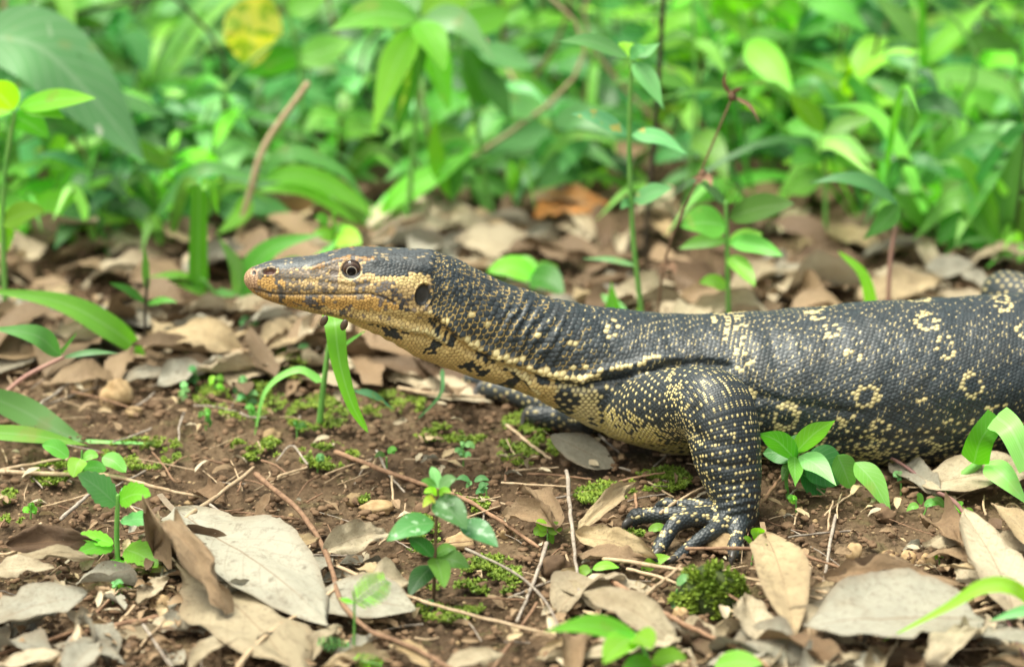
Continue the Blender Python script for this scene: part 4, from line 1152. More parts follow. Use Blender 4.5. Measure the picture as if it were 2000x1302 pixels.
# scattered litter: shared leaf shapes
VARS = []
for k in range(30):
    r = random.Random(100 + k)
    pal = [0, 1, 1, 2, 0, 3, 1, 2, 1, 0, 1, 4, 0, 1, 3][k % 15]
    VARS.append((mesh_of('dead_leaf', dead_geo(200 + k, r.uniform(.32, .6), curlL=r.uniform(-2.0, .4), curlW=r.choice([r.uniform(.3, 1.0), r.uniform(1.0, 2.2)]), rag=r.uniform(.15, .45),
                                               twist=r.uniform(-1.2, 1.2), bump=r.uniform(.04, .10), nu=20, nv=9), DEAD[pal]), pal))
def zone_of(px, py):
    if py < 700 and not (px > 400 and px < 1080 and py > 690): return 'behind'
    return None
VARP = [v_ for v_ in VARS if v_[1] in (0, 1, 2)]
def scatter(n, region, label, group, lmin, lmax, seed, hmax=.012, tiltmax=.35, name='dead_leaf', cat='dead leaf'):
    r = random.Random(seed); made = 0
    while made < n:
        px, py = region(r)
        q = G(px, py, r.uniform(.003, hmax))
        me, pal = r.choice(VARP if name == 'dead_leaf' and r.random() < .7 else VARS)
        o = bpy.data.objects.new(name, me); COL.objects.link(o)
        a = r.uniform(0, 6.283); L = r.uniform(lmin, lmax)
        x = np.array([math.cos(a), math.sin(a), r.uniform(-.15, .25)])
        set_basis(o, q - nrm(x) * L * 0.5 + np.array([0, 0, .002]), x, (r.gauss(0, tiltmax), r.gauss(0, tiltmax), 1), L, r.uniform(-.2, .2))
        tag(o, label, cat, group)
        made += 1
def reg_back(r):
    Y = r.uniform(.16, .58)
    X = r.uniform(-.36 - .15 * Y, .36 + .15 * Y)
    if X < 0.1 and Y < 0.26: Y += 0.12
    px, py = proj(np.array([X, Y, 0.0])); return float(px), float(py)
scatter(170, reg_back, 'dry fallen leaf in the blurred leaf litter behind the lizard', 'fallen leaves behind the lizard', .028, .068, 5, .008, .16)
def reg_left(r):
    x = r.uniform(-40, 760); return x, r.uniform(1090 + 0.12 * abs(x - 300) * .3, 1330)
scatter(56, reg_left, 'scrap of dead leaf in the litter at the lower left', 'leaf scraps at the lower left', .014, .050, 6, .003, .2, 'leaf_scrap', 'leaf scrap')
def reg_right(r):
    while True:
        x = r.uniform(1080, 2030); y = r.uniform(1165 - max(0, x - 1700) * .5, 1340)
        if math.hypot((x - 1385) / 115, (y - 1180) / 75) > 1 and math.hypot((x - 1527) / 75, (y - 1150) / 110) > 1: return x, y
scatter(80, reg_right, 'scrap of dead leaf in the litter at the lower right', 'leaf scraps at the lower right', .018, .058, 7, .003, .15, 'leaf_scrap', 'leaf scrap')
def reg_soil(r):
    return r.uniform(30, 1900), r.uniform(880, 1150)
scatter(34, reg_soil, 'small crumb of dead leaf on the bare brown soil', 'leaf crumbs on the bare soil', .006, .016, 8, .003, .3, 'leaf_scrap', 'leaf scrap')
def reg_leftband(r):
    return r.uniform(-30, 560), r.uniform(600, 735)
scatter(22, reg_leftband, 'dry fallen leaf in the litter band left of the lizard', 'fallen leaves left of the lizard', .025, .055, 9, .006, .15)

def joined_litter():
    r = random.Random(77)
    sets = []
    def batch(name, n, place, lmin, lmax, label, tilt=.3, nu=9, nv=5, pals=(3, 4, 3, 4, 4, 1)):
        V, F, U, MI = [], [], [], []; off = 0
        geos = [dead_geo(400 + k, r.uniform(.35, .65), curlL=r.uniform(-1.3, .2), curlW=r.uniform(.2, 1.6), rag=.3, bump=.06, petiole=0, nu=nu, nv=nv) for k in range(40)]
        for k in range(n):
            X, Y = place()
            g = geos[k % 40]
            Lg = r.uniform(lmin, lmax); a = r.uniform(0, 6.283)
            m = Matrix.Translation((X, Y, float(ground_h(X, Y)) + r.uniform(.003, .010))) @ Matrix.Rotation(a, 4, 'Z') @ Matrix.Rotation(r.gauss(0, tilt), 4, 'X') @ Matrix.Rotation(r.gauss(0, tilt * .7), 4, 'Y') @ Matrix.Scale(Lg, 4)
            mm = np.array(m); v = g[0] @ mm[:3, :3].T + mm[:3, 3]
            V.append(v); F += [tuple(i + off for i in q) for q in g[1]]; U.append(g[2]); off += len(v)
            MI += [r.choice(pals)] * len(g[1])
        o = mk(name, np.vstack(V), F, DEAD[0], uv=np.vstack(U))
        for i in (1, 2, 3, 4): o.data.materials.append(DEAD[i])
        o.data.polygons.foreach_set('material_index', np.array(MI, dtype=np.int32))
        tag(o, label, None, None, 'stuff')
    def back():
        Y = r.uniform(.20, 1.75) if r.random() < .8 else r.uniform(.2, .6)
        return r.uniform(-.42 - .2 * Y, .42 + .2 * Y), Y
    batch('leaf_litter', 720, back, .035, .085, 'brown leaf litter under the blurred undergrowth')
    def front():
        t = r.random()
        if t < .30: px, py = reg_left(r)
        elif t < .60: px, py = reg_right(r)
        elif t < .75: px, py = reg_leftband(r)
        else: px, py = r.uniform(0, 2000), r.uniform(700, 1300)
        d = ray(px, py); q = CAM + d * (-CAM[2] / d[2]); return float(q[0]), float(q[1])
    batch('litter_debris', 1500, front, .003, .015, 'fine broken bits of dry leaf on the soil', .4, 6, 4, (1, 2, 3, 3, 3, 4))
joined_litter()

# ------------------------------------------------------------------ twigs and straws
def twig(pts, wpx, mat, label, group=None, h=.005, lift=0.0, taper=0.7, name='twig'):
    r = wpx * 0.5 * MPX
    c = np.array([G(x, y, r + h + lift * i / max(1, len(pts) - 1)) for i, (x, y) in enumerate(pts)])
    n = max(14, len(pts) * 6)
    cc = spline(c, n)
    s = abs(int(pts[0][0] * 7 + pts[0][1])) % 997
    cc = cc + (np.stack([vnoise(np.arange(n) * .6, np.full(n, s), k) for k in (1, 2, 3)], 1) - .5) * r * .6
    rr = r * (np.linspace(1, taper, n) + 0.25 * (vnoise(np.arange(n) * .9, np.full(n, s + 3.), 4) - .5))
    v, f = tube(cc, rr, n=n, seg=7)
    o = mk(name, v, f, mat, origin=c[0])
    tag(o, label, name, group)
    return o
TW = [
    ([(500, 925), (590, 1005), (640, 1090), (668, 1175), (720, 1228), (800, 1262), (880, 1305)], 12, 'twig_brown', 'long brown stick curving down past the big grey leaf'),
    ([(655, 882), (780, 930), (880, 962), (960, 1005), (1052, 1068)], 11, 'twig_brown', 'brown stick running diagonally across the bare soil'),
    ([(1107, 918), (1114, 1000), (1122, 1080), (1130, 1152)], 9, 'twig_grey', 'upright grey stick left of the near foot'),
    ([(335, 1030), (410, 978), (495, 914)], 11, 'twig_tan', 'straight tan stick slanting up above the big grey leaf'),
    ([(-10, 920), (130, 893)], 8, 'twig_tan', 'thin tan straw at the left edge by the small trefoil plant'),
    ([(-10, 922), (120, 925), (210, 928), (300, 950), (395, 972)], 10, 'twig_tan', 'long flat straw behind the toothed-leaf plant'),
    ([(465, 1300), (520, 1240), (610, 1180), (690, 1125)], 10, 'twig_tan', 'tan stick lying across the beige torn leaf'),
    ([(660, 1105), (760, 1150), (850, 1180), (950, 1208), (1085, 1240)], 8, 'twig_tan', 'tan stick below the mottled seedling'),
    ([(1068, 1060), (1045, 1130), (1010, 1212)], 9, 'twig_grey', 'short grey stick under the small clover'),
    ([(965, 1305), (1048, 1178)], 9, 'twig_brown', 'reddish stick at the bottom centre'),
    ([(910, 1072), (1000, 1115), (1060, 1165), (1092, 1225)], 6, 'twig_grey', 'thin dark stick bending right of the mottled seedling'),
    ([(1195, 1135), (1330, 1215), (1430, 1260), (1500, 1300)], 11, 'twig_brown', 'brown stick below the moss mound'),
    ([(1180, 1090), (1300, 1108), (1420, 1122), (1660, 1165)], 9, 'twig_tan', 'long tan straw in front of the near foot'),
    ([(1340, 1070), (1520, 1072), (1600, 1095), (1690, 1122)], 7, 'twig_brown', 'brown twig running behind the tan midrib leaf'),
    ([(1632, 1005), (1618, 1080), (1600, 1190)], 8, 'twig_grey', 'upright grey twig on the right soil patch'),
    ([(1582, 1108), (1574, 1170), (1582, 1240)], 7, 'twig_tan', 'pale straw standing beside the tan midrib leaf'),
    ([(1365, 1125), (1470, 1190), (1560, 1250), (1640, 1290)], 5, 'twig_brown', 'thin stem crossing the star-tipped leaf'),
    ([(1470, 1000), (1500, 965), (1530, 925)], 9, 'twig_brown', 'reddish stem rising behind the near foreleg'),
    ([(120, 1012), (175, 965)], 10, 'twig_grey', 'short grey stick left of the toothed-leaf plant'),
    ([(80, 1022), (30, 1075), (-10, 1085)], 9, 'twig_tan', 'short tan stick at the left edge'),
    ([(640, 672), (450, 688), (300, 697), (120, 690)], 10, 'twig_tan', 'long dry straw lying left of the throat'),
    ([(420, 705), (280, 722), (160, 745), (85, 748)], 10, 'twig_tan', 'dry straw lying behind the tan stone'),
    ([(780, 758), (850, 770), (945, 776)], 9, 'twig_tan', 'straw pointing at the far foot'),
    ([(140, 765), (200, 778), (250, 795)], 5, 'twig_brown', 'thin twig in front of the tan stone'),
    ([(55, 805), (95, 778), (135, 748)], 8, 'twig_grey', 'forked grey twig at the left'),
    ([(-10, 1278), (70, 1255), (150, 1228), (220, 1165)], 8, 'twig_brown', 'orange-brown stem at the lower left'),
    ([(178, 1302), (215, 1240), (262, 1182)], 9, 'twig_tan', 'pale straw slanting at the lower left'),
    ([(170, 1230), (260, 1215), (350, 1198)], 13, 'twig_brown', 'thick broken brown twig at the lower left'),
    ([(110, 1300), (150, 1235), (235, 1150)], 7, 'twig_tan', 'thin straw leaning over the thick broken twig'),
    ([(160, 1305), (157, 1240)], 7, 'twig_tan', 'white upright straw near the lower left corner'),
    ([(280, 1220), (310, 1265), (335, 1300)], 6, 'twig_grey', 'grey twig left of the beige torn leaf'),
    ([(1225, 1110), (1300, 1130), (1370, 1160)], 7, 'twig_tan', 'straw on top of the moss mound'),
    ([(1250, 1170), (1300, 1130), (1330, 1105)], 8, 'twig_tan', 'straw leaning on the left of the moss mound'),
    ([(1730, 1130), (1765, 1175), (1835, 1250)], 7, 'twig_tan', 'pale straw lying on the large grey-beige leaf'),
    ([(1850, 1200), (1900, 1195), (1960, 1178)], 9, 'twig_tan', 'tan twig under the large veined leaf'),
    ([(600, 905), (570, 870), (540, 900)], 5, 'twig_grey', 'bent thin twig in the mossy soil'),
    ([(735, 880), (760, 925), (790, 960)], 6, 'twig_grey', 'short grey twig beside the diagonal brown stick'),
    ([(765, 930), (768, 985)], 6, 'twig_tan', 'short straw standing in the soil'),
    ([(990, 830), (1040, 870), (1075, 895)], 8, 'twig_tan', 'straw under the far foot'),
    ([(980, 942), (1040, 946), (1110, 950)], 5, 'twig_tan', 'thin straw left of the grey upright stick'),
    ([(1290, 1000), (1330, 975), (1385, 945)], 8, 'twig_tan', 'straw behind the near foot'),
    ([(1240, 965), (1245, 1000)], 7, 'twig_brown', 'short brown twig behind the near toes'),
    ([(410, 985), (470, 1030), (520, 1040)], 7, 'twig_grey', 'grey twig lying on the upper edge of the big grey leaf'),
    ([(545, 930), (600, 912)], 7, 'twig_tan', 'short tan straw right of the straight tan stick'),
    ([(1480, 1140), (1560, 1160), (1640, 1175)], 7, 'twig_tan', 'straw crossing the tan midrib leaf'),
    ([(1600, 1195), (1575, 1245), (1560, 1300)], 6, 'twig_tan', 'pale straw below the upright grey twig'),
]
RAISED = ('big grey', 'torn leaf', 'midrib', 'large grey-beige', 'near foot', 'star-tipped', 'mound', 'mottled seedling', 'veined')
for pts, wd, mt, lb in TW:
    twig(pts, wd, M[mt], lb, h=.013 if any(q in lb for q in RAISED) else .006)
rt = random.Random(21)
for k in range(285):
    if k < 175:
        x, y = rt.uniform(-20, 1950), rt.uniform(860, 1300); lb, gp = 'fine straw scattered on the soil in front of the lizard', 'straws scattered in front'
    elif k < 225:
        x, y = rt.uniform(-20, 620), rt.uniform(640, 1000); lb, gp = 'fine straw scattered on the ground left of the lizard', 'straws scattered at left'
    else:
        x, y = rt.uniform(0, 2000), rt.uniform(430, 640); lb, gp = 'blurred straw lying in the litter behind the lizard', 'straws behind the lizard'
    a = rt.uniform(0, 6.283); L = rt.uniform(18, 75)
    dx, dy = math.cos(a) * L, math.sin(a) * L * 0.4
    twig([(x - dx, y - dy), (x + rt.uniform(-5, 5), y + rt.uniform(-4, 4)), (x + dx, y + dy)], rt.uniform(2.2, 5.5), M[rt.choice(['twig_tan', 'twig_tan', 'twig_brown', 'twig_grey'])], lb, gp, h=.003, lift=rt.uniform(0, .006), name='straw')

# ------------------------------------------------------------------ stones, crumbs, moss
def stone_geo(seed, nu=10, nv=14, rough=0.28):
    v, f = [], []
    for i in range(nu + 1):
        for j in range(nv):
            th, ph = math.pi * i / nu, 2 * math.pi * j / nv
            v.append((math.sin(th) * math.cos(ph), math.sin(th) * math.sin(ph), math.cos(th)))
    v = np.array(v)
    k = 1 + rough * 2 * (fbm(v[:, 0] * 1.3 + seed * 2.7 + v[:, 2] * .7, v[:, 1] * 1.3 + v[:, 2] * 1.1 + seed, 7, 3) - .45)
    v = v * k[:, None]
    for i in range(nu):
        for j in range(nv):
            a, b = i * nv + j, i * nv + (j + 1) % nv
            f.append((a, a + nv, b + nv, b))
    return v, f
def stone(px, py, wpx, hpx, mat, label, seed, group=None, sink=0.5, name='stone', cat='stone'):
    v, f = stone_geo(seed, 14, 18, .55)
    c = G(px, py, 0)
    sx_, sz_ = wpx * .5 * MPX, hpx * .5 * MPX
    v = v * np.array([sx_, sx_ * .9, sz_])
    a = seed * 1.7; R = np.array([[math.cos(a), -math.sin(a), 0], [math.sin(a), math.cos(a), 0], [0, 0, 1]])
    v = v @ R.T + c + np.array([0, 0, sz_ * (1 - sink)])
    o = mk(name, v, f, mat, origin=c)
    tag(o, label, cat, group)
for a in [(532, 858, 44, 32, 'stone', 'rounded tan pebble left of the chin grass', 1), (1667, 1085, 36, 34, 'stone', 'yellowish oval pebble on the right soil patch', 2),
          (228, 790, 84, 78, 'stone', 'big tan stone beside the pale leaf tip', 3), (262, 812, 36, 28, 'stone', 'small orange stone below the big tan stone', 4),
          (300, 795, 44, 30, 'stone_grey', 'brown clod right of the big tan stone', 5), (165, 770, 52, 44, 'stone', 'tan stone half hidden behind the big tan stone', 6),
          (1400, 1068, 92, 40, 'stone', 'flat olive stone under the near hand', 7), (1528, 1004, 20, 16, 'stone', 'pale small pebble right of the near foot', 8),
          (1740, 1092, 34, 24, 'stone', 'brown pebble on the right soil patch', 9), (1775, 1096, 36, 30, 'stone', 'tan pebble beside the brown pebble', 10), (1812, 1104, 40, 32, 'stone', 'yellow-brown pebble left of the small yellowish leaf', 11),
          (1090, 1215, 30, 24, 'stone', 'ochre pebble at the bottom centre', 12), (985, 1045, 36, 26, 'stone', 'tan pebble below the rolled leaf', 13), (1330, 1210, 38, 36, 'stone', 'brown stone at the foot of the moss mound', 14),
          (735, 1000, 70, 30, 'stone', 'flat tan stone left of the mottled seedling', 15), (785, 1020, 34, 26, 'stone_grey', 'round brown clod behind the mottled seedling', 16), (825, 1005, 40, 34, 'stone_grey', 'brown clod touching the mottled seedling', 17),
          (690, 980, 36, 26, 'stone', 'pale brown stone near the diagonal stick', 18), (900, 1065, 60, 34, 'stone', 'tan stone under the pointed mottled leaf', 19), (1085, 1120, 60, 50, 'stone_grey', 'dark lump of soil beside the clover', 20),
          (1120, 1150, 56, 42, 'stone_grey', 'dark lump of soil right of the upright stick', 21), (440, 760, 22, 18, 'stone', 'small brown pebble by the seedlings', 22), (620, 770, 20, 14, 'stone', 'tiny tan pebble by the chin grass', 23),
          (315, 1185, 36, 30, 'stone', 'small stone under the toothed-leaf plant', 24), (350, 1000, 20, 18, 'stone', 'pinkish pebble above the beige curled leaf', 25), (370, 985, 18, 14, 'stone', 'pale pebble behind the beige curled leaf', 26), (1730, 1015, 46, 30, 'stone_grey', 'brown clod on the right soil patch', 27)]:
    stone(a[0], a[1], a[2], a[3], M[a[4]], a[5], a[6])
rs = random.Random(31)
for k in range(70):
    if k < 40: x, y, lb, gp = rs.uniform(1480, 1880), rs.uniform(960, 1120), 'tiny pebble on the soil patch right of the near foot', 'pebbles right of the foot'
    else: x, y, lb, gp = rs.uniform(60, 1120), rs.uniform(760, 1280), 'tiny pebble on the soil in front of the lizard', 'pebbles in front'
    stone(x, y, rs.uniform(6, 15), rs.uniform(5, 11), M[rs.choice(['stone', 'stone_grey', 'stone'])], lb, 40 + k, gp, name='pebble', cat='pebble')

def crumbs():
    r = random.Random(5); V, F = [], []; off = 0
    geos = [stone_geo(300 + i, 6, 8, .75) for i in range(12)]
    for k in range(9000):
        x, y = r.uniform(-60, 2060), r.uniform(690, 1330)
        if r.random() < .25: y = r.uniform(480, 700)
        d = ray(x, y); q = CAM + d * (-CAM[2] / d[2])
        s = r.choice([.0006, .0008, .001, .0013, .0016, .0026]) * r.uniform(.7, 1.3)
        v, f = geos[k % 12]
        a = r.uniform(0, 6.28)
        R = np.array([[math.cos(a), -math.sin(a), 0], [math.sin(a), math.cos(a), 0], [0, 0, .75]])
        V.append(v * np.array([1.25, .85, .8]) @ R.T * s + np.array([q[0], q[1], float(ground_h(q[0], q[1])) + .0035 + s * .2]))
        F += [tuple(i + off for i in p) for p in f]; off += len(v)
    o = mk('soil_crumbs', np.vstack(V), F, M['stone_grey'])
    tag(o, 'fine brown soil crumbs', None, None, 'stuff')
crumbs()

def moss_tufts(n, spots, r, hbase=0.003):
    V, F = [], []; off = 0
    for k in range(n):
        px, py, rx, ry = spots[r.randrange(len(spots))]
        a = r.uniform(0, 6.283); q = math.sqrt(r.random())
        x, y = px + rx * q * math.cos(a), py + ry * q * math.sin(a)
        d = ray(x, y); p = CAM + d * (-CAM[2] / d[2])
        if fbm(np.array([p[0] * 110]), np.array([p[1] * 110]), 88, 3)[0] < 0.45: continue
        p = np.array([p[0], p[1], float(ground_h(p[0], p[1])) + hbase + r.uniform(0, .002)])
        for m in range(r.randint(3, 6)):
            an = r.uniform(0, 6.283); L = r.uniform(.0009, .0028); el = r.uniform(.1, 1.2)
            t = np.array([math.cos(an) * math.cos(el), math.sin(an) * math.cos(el), math.sin(el)])
            s = nrm(np.cross(t, [0, 0, 1.0])) * L * .32
            V += [p, p + t * L * .5 + s, p + t * L, p + t * L * .5 - s]
            F.append((off, off + 1, off + 2, off + 3)); off += 4
    return np.array(V), F
rm_ = random.Random(9)
spots = [(420, 725, 70, 40), (500, 890, 50, 25), (760, 800, 70, 30), (880, 860, 70, 22), (1030, 890, 60, 30), (720, 995, 30, 20), (30, 985, 50, 30), (100, 935, 40, 20), (640, 900, 60, 20), (470, 800, 90, 35), (620, 830, 60, 40),
         (690, 720, 60, 20), (1180, 985, 60, 25), (880, 1190, 70, 40), (560, 740, 60, 30), (1040, 830, 60, 25), (820, 1060, 40, 30), (1290, 960, 60, 25), (280, 900, 80, 30), (900, 1000, 60, 20), (960, 1140, 60, 40), (1230, 1080, 60, 20)]
mv, mf = moss_tufts(26000, spots, rm_)
tag(mk('moss', mv, mf, M['moss']), 'thin green moss growing in patches on the soil', None, None, 'stuff')

def moss_mound():
    c = G(1385, 1185, 0)
    v, f = stone_geo(501, 16, 22, .25)
    S = np.array([66 * MPX, 60 * MPX, 70 * MPX])
    v = v * S + c + np.array([0, 0, .003])
    root = empty('moss_mound', c, 'bright green mossy mound of soil in front of the near foot', 'moss mound')
    mk('soil_core', v, f, M['moss_base'], parent=root)
    r = random.Random(3); V, F = [], []; off = 0
    for k in range(1500):
        d = nrm(np.array([r.gauss(0, 1), r.gauss(0, 1) - .3, abs(r.gauss(0, 1)) * .9]))
        if vnoise(np.array([d[0] * 4.]), np.array([d[2] * 4. + d[1] * 3]), 14)[0] < .40: continue
        p = c + d * S * r.uniform(.93, 1.12) + np.array([0, 0, .003])
        for m in range(5):
            t = nrm(d + np.array([r.gauss(0, .8), r.gauss(0, .8), r.gauss(0, .8)])); L = r.uniform(.0015, .0038)
            s = nrm(np.cross(t, [0.3, 0.2, 1.0])) * L * .3
            V += [p, p + t * L * .5 + s, p + t * L, p + t * L * .5 - s]
            F.append((off, off + 1, off + 2, off + 3)); off += 4
    o = mk('moss_leaves', np.array(V), F, M['moss'], parent=root)
moss_mound()

# ------------------------------------------------------------------ living plants
def prof(kind, u):
    if kind == 'grass': return np.clip(np.minimum((u / .06 + .15), 1), 0, 1) * np.clip(1 - u, 0, 1) ** .55
    if kind == 'strap': return np.clip(np.minimum((u / .1 + .3), 1), 0, 1) * (1 - .25 * u)
    if kind == 'lance': return np.sin(np.pi * u ** .72) ** 1.15
    if kind == 'round': return np.sin(np.pi * u ** .85) ** .62
    if kind == 'obov': return np.sin(np.pi * u ** 1.25) ** .75
    if kind == 'serr': return np.sin(np.pi * u ** .80) ** .7 * (1 + .26 * ((u * 7) % 1) - .15)
    return np.sin(np.pi * u ** .78) ** .85                       # ovate

def leaf_geo(c, width, kind, roll, fold=.18, wave=0.0, nv=5, seed=0):
    n = len(c)
    u = np.linspace(0, 1, n)
    t = nrm(np.gradient(c, axis=0))
    view = nrm(c - CAM)
    c0 = nrm(np.cross(t, view)); n0 = np.cross(c0, t)
    rl = np.broadcast_to(np.asarray(roll, float), (n,))
    cr = c0 * np.cos(rl)[:, None] + n0 * np.sin(rl)[:, None]
    c_alt = c0 * np.cos(rl)[:, None] - n0 * np.sin(rl)[:, None]
    if np.abs(np.cross(c_alt, t)[:, 2]).mean() > np.abs(np.cross(cr, t)[:, 2]).mean(): cr = c_alt
    nn = np.cross(cr, t)
    nn = np.where((nn[:, 2] < 0)[:, None], -nn, nn)
    w = prof(kind, u) * width * .5
    v = np.linspace(-1, 1, nv)
    z = fold * np.abs(v)[None, :] * w[:, None] + wave * width * np.sin(u * 11 + seed)[:, None] * (v ** 2)[None, :] * np.sign(v)[None, :]
    pts = c[:, None] + cr[:, None] * (v[None, :, None] * w[:, None, None]) + nn[:, None] * z[..., None]
    U, V = np.meshgrid(u, v * .5 + .5, indexing='ij')
    f = [(i * nv + j, (i + 1) * nv + j, (i + 1) * nv + j + 1, i * nv + j + 1) for i in range(n - 1) for j in range(nv - 1)]
    return pts.reshape(-1, 3), f, np.stack([U, V], -1).reshape(-1, 2)

class Plant:
    def __init__(self, name, label, cat, base, group=None, Y=None):
        self.base = G(base[0], base[1], 0) if Y is None else P(base[0], base[1], Y)
        if len(base) == 3: self.base = np.asarray(base, float)
        self.root = empty(name, self.base, label, cat, group)
        self.Y = self.base[1]; self.k = 0
        self.sc = ((self.base - CAM) @ FWD) / DIST * MPX
    def pt(self, p):
        return P(p[0], p[1], self.Y + (p[2] if len(p) > 2 else 0))
    def stem(self, pts, r0, r1, mat, ground=True):
        c = [self.pt(p) for p in pts]
        if ground: c[0] = self.base - np.array([0, 0, .003])
        v, f = tube(np.array(c), [r0 * self.sc, r1 * self.sc], n=max(8, 6 * len(c)), seg=7)
        mk('stem', v, f, M[mat], parent=self.root)
        return self
    def leaf(self, pts, w, mat, kind='ovate', roll=25, bend=0, fold=.18, wave=.02, name='leaf', n=14):
        c = [self.pt(p) for p in pts]
        if len(c) == 2:
            a, b = c; m = (a + b) / 2 + UPV * bend * self.sc
            c = [a, m, b]
        c = spline(np.array(c), n)
        rr = math.radians(min(abs(roll), 62)) * (1 if roll >= 0 else -1)
        g = leaf_geo(c, w * self.sc / math.cos(rr), kind, rr, fold, wave, seed=self.k)
        mk(name, g[0], g[1], M[mat], parent=self.root, uv=g[2])
        self.k += 1
        return self

def L(p, lst, mat, kind='ovate', **kw):
    for e in lst:
        bx, by, tx, ty, w = e[:5]
        dy = e[5] if len(e) > 5 else 0
        m = e[6] if len(e) > 6 else mat
        k = e[7] if len(e) > 7 else kind
        p.leaf([(bx, by, 0), (tx, ty, dy)], w, m, k, bend=e[8] if len(e) > 8 else 6, roll=e[9] if len(e) > 9 else 25, **kw)

# --- left side
p = Plant('broad_leaf_plant', 'big blue-green broad leaf with pale specks at the upper left', 'plant', (-70, 520))
p.stem([(-70, 520), (-80, 300), (-40, 75)], 7, 5, 'stem')
p.leaf([(-50, 70), (70, 90), (170, 180), (285, 318)], 150, 'holes', 'ovate', 25, fold=.1, wave=.04, n=26)
p = Plant('round_leaf_herb', 'light green herb with rounded leaves on a tall stem at the left edge', 'plant', (12, 650))
p.stem([(12, 650), (5, 430), (12, 320), (28, 222)], 6, 4.5, 'stem')
L(p, [(28, 215, -35, 165, 62, -.02), (35, 210, 188, 192, 40, -.03), (40, 208, 128, 232, 34, -.02), (20, 222, -40, 205, 50, .03), (4, 436, 88, 410, 44, -.03), (6, 442, 14, 492, 34, 0), (20, 225, 95, 270, 50, .05, 'green')], 'fresh')
p = Plant('arching_weed', 'arching green leaf on a brown stalk, left of the whitish litter', 'plant', (300, 470))
p.stem([(300, 470), (230, 390), (130, 255)], 5, 4, 'stem_brown')
p.leaf([(125, 240), (112, 320), (150, 400), (205, 465)], 40, 'grass', 'lance', 25)
p.leaf([(60, 260), (62, 345)], 46, 'rusty', 'ovate', 10)
p = Plant('yellowing_sapling', 'thin weed with one yellow mottled leaf at the top', 'plant', (560, 400))
p.stem([(560, 400), (590, 200), (560, 20), (500, -20)], 5, 3, 'stem')
p.leaf([(462, 5), (490, 55), (492, 130)], 118, 'yellow', 'round', 15, wave=.05, n=20)
p.leaf([(560, 20), (640, -10)], 60, 'fresh'); p.leaf([(580, 120), (690, 80)], 60, 'green'); p.leaf([(585, 100), (480, 150, .05)], 60, 'green')
p = Plant('folded_grass', 'upright grass with one blade folded over at its tip, left of the snout', 'grass', (405, 620))
p.stem([(455, 620), (425, 585), (395, 545)], 4, 4, 'stem')
p.leaf([(388, 570), (388, 470), (390, 361)], 40, 'grass', 'strap', 12, n=18)
p.leaf([(392, 361), (412, 366), (426, 420)], 26, 'fresh', 'grass', 20)
p.leaf([(410, 578), (350, 545), (290, 540)], 30, 'fresh', 'lance', 30)
p.leaf([(415, 575), (470, 590), (530, 620), (562, 668)], 32, 'grassb', 'grass', 30)
p = Plant('slender_seedling', 'small dark-stemmed seedling with narrow leaves left of the snout', 'plant', (285, 695))
p.stem([(285, 695), (283, 620), (288, 545)], 3.5, 3, 'stem_dark')
L(p, [(288, 572, 281, 480, 15, 0, 'green', 'lance'), (285, 592, 213, 552, 16, -.01), (287, 594, 347, 590, 13, -.01)], 'green')
p = Plant('arching_grass', 'large arching grass with a bent tan stalk behind the snout', 'grass', (455, 500))
p.stem([(455, 500), (490, 370), (520, 280), (600, 165)], 7, 6, 'twig_tan')
for pts, w_, m_ in [([(500, 350), (400, 330), (330, 390), (280, 470)], 28, 'grassb'), ([(500, 345), (600, 345), (690, 390), (735, 430)], 40, 'grass'), ([(490, 380), (470, 420), (420, 460)], 36, 'grass'),
                    ([(500, 360), (560, 300), (660, 330), (720, 400)], 30, 'grassb'), ([(500, 372), (590, 370), (660, 410), (700, 440)], 26, 'grass')]:
    p.leaf(pts, w_, m_, 'lance', 30, n=18)
p = Plant('bright_grass', 'bright green arching grass just behind the head', 'grass', (470, 610))
for pts, w_, m_ in [([(472, 600), (490, 530), (540, 480), (640, 455)], 46, 'grass'), ([(470, 600), (465, 530), (425, 460)], 36, 'grassb'), ([(478, 600), (560, 520), (600, 505)], 30, 'grassb'), ([(590, 560), (620, 520), (660, 465)], 40, 'grassb')]:
    p.leaf(pts, w_, m_, 'lance', 25, n=18)
p = Plant('trefoil_weed', 'yellow-green leafy weed showing over the top of the head', 'plant', (655, 560))
p.stem([(655, 560), (652, 480), (652, 415)], 4, 3, 'fresh')
L(p, [(655, 470, 612, 455, 26), (655, 465, 705, 478, 44, -.02), (652, 450, 690, 452, 20), (640, 440, 615, 425, 22)], 'fresh')
# --- centre background
p = Plant('drooping_leaf_plant', 'plant with long drooping bright leaves above the neck', 'plant', (790, 470))
p.stem([(790, 470), (810, 260), (820, 50)], 6, 4, 'stem')
L(p, [(815, 50, 725, 268, 60, -.03, 'fresh', 'lance', 25), (818, 60, 775, 280, 58, 0, 'green', 'lance', 18), (818, 40, 868, 138, 58, -.05, 'fresh', 'ovate', 10), (822, 40, 968, 120, 52, -.03, 'bluish', 'lance', 35),
      (815, 35, 640, 62, 62, -.03, 'green', 'lance', 20), (822, 70, 880, 225, 62, .03, 'green', 'lance', 20), (815, 25, 740, -30, 60, .03, 'green'), (825, 30, 930, -20, 60, .03, 'fresh')], 'green', n=20)
p.leaf([(800, 120), (792, 180), (772, 240)], 13, 'yellow', 'grass', 10)
p = Plant('hanging_leaf_plant', 'plant with two blunt hanging leaves over the dark hollow', 'plant', (960, 430))
p.stem([(960, 430), (930, 240), (890, 60)], 5, 4, 'stem')
L(p, [(910, 90, 950, 210, 66, 0, 'green', 'obov'), (940, 130, 1000, 245, 46, -.02, 'green', 'lance'), (930, 100, 1045, 135, 46, 0, 'bluish'), (895, 70, 1000, 20, 60, .04, 'fresh')], 'green')
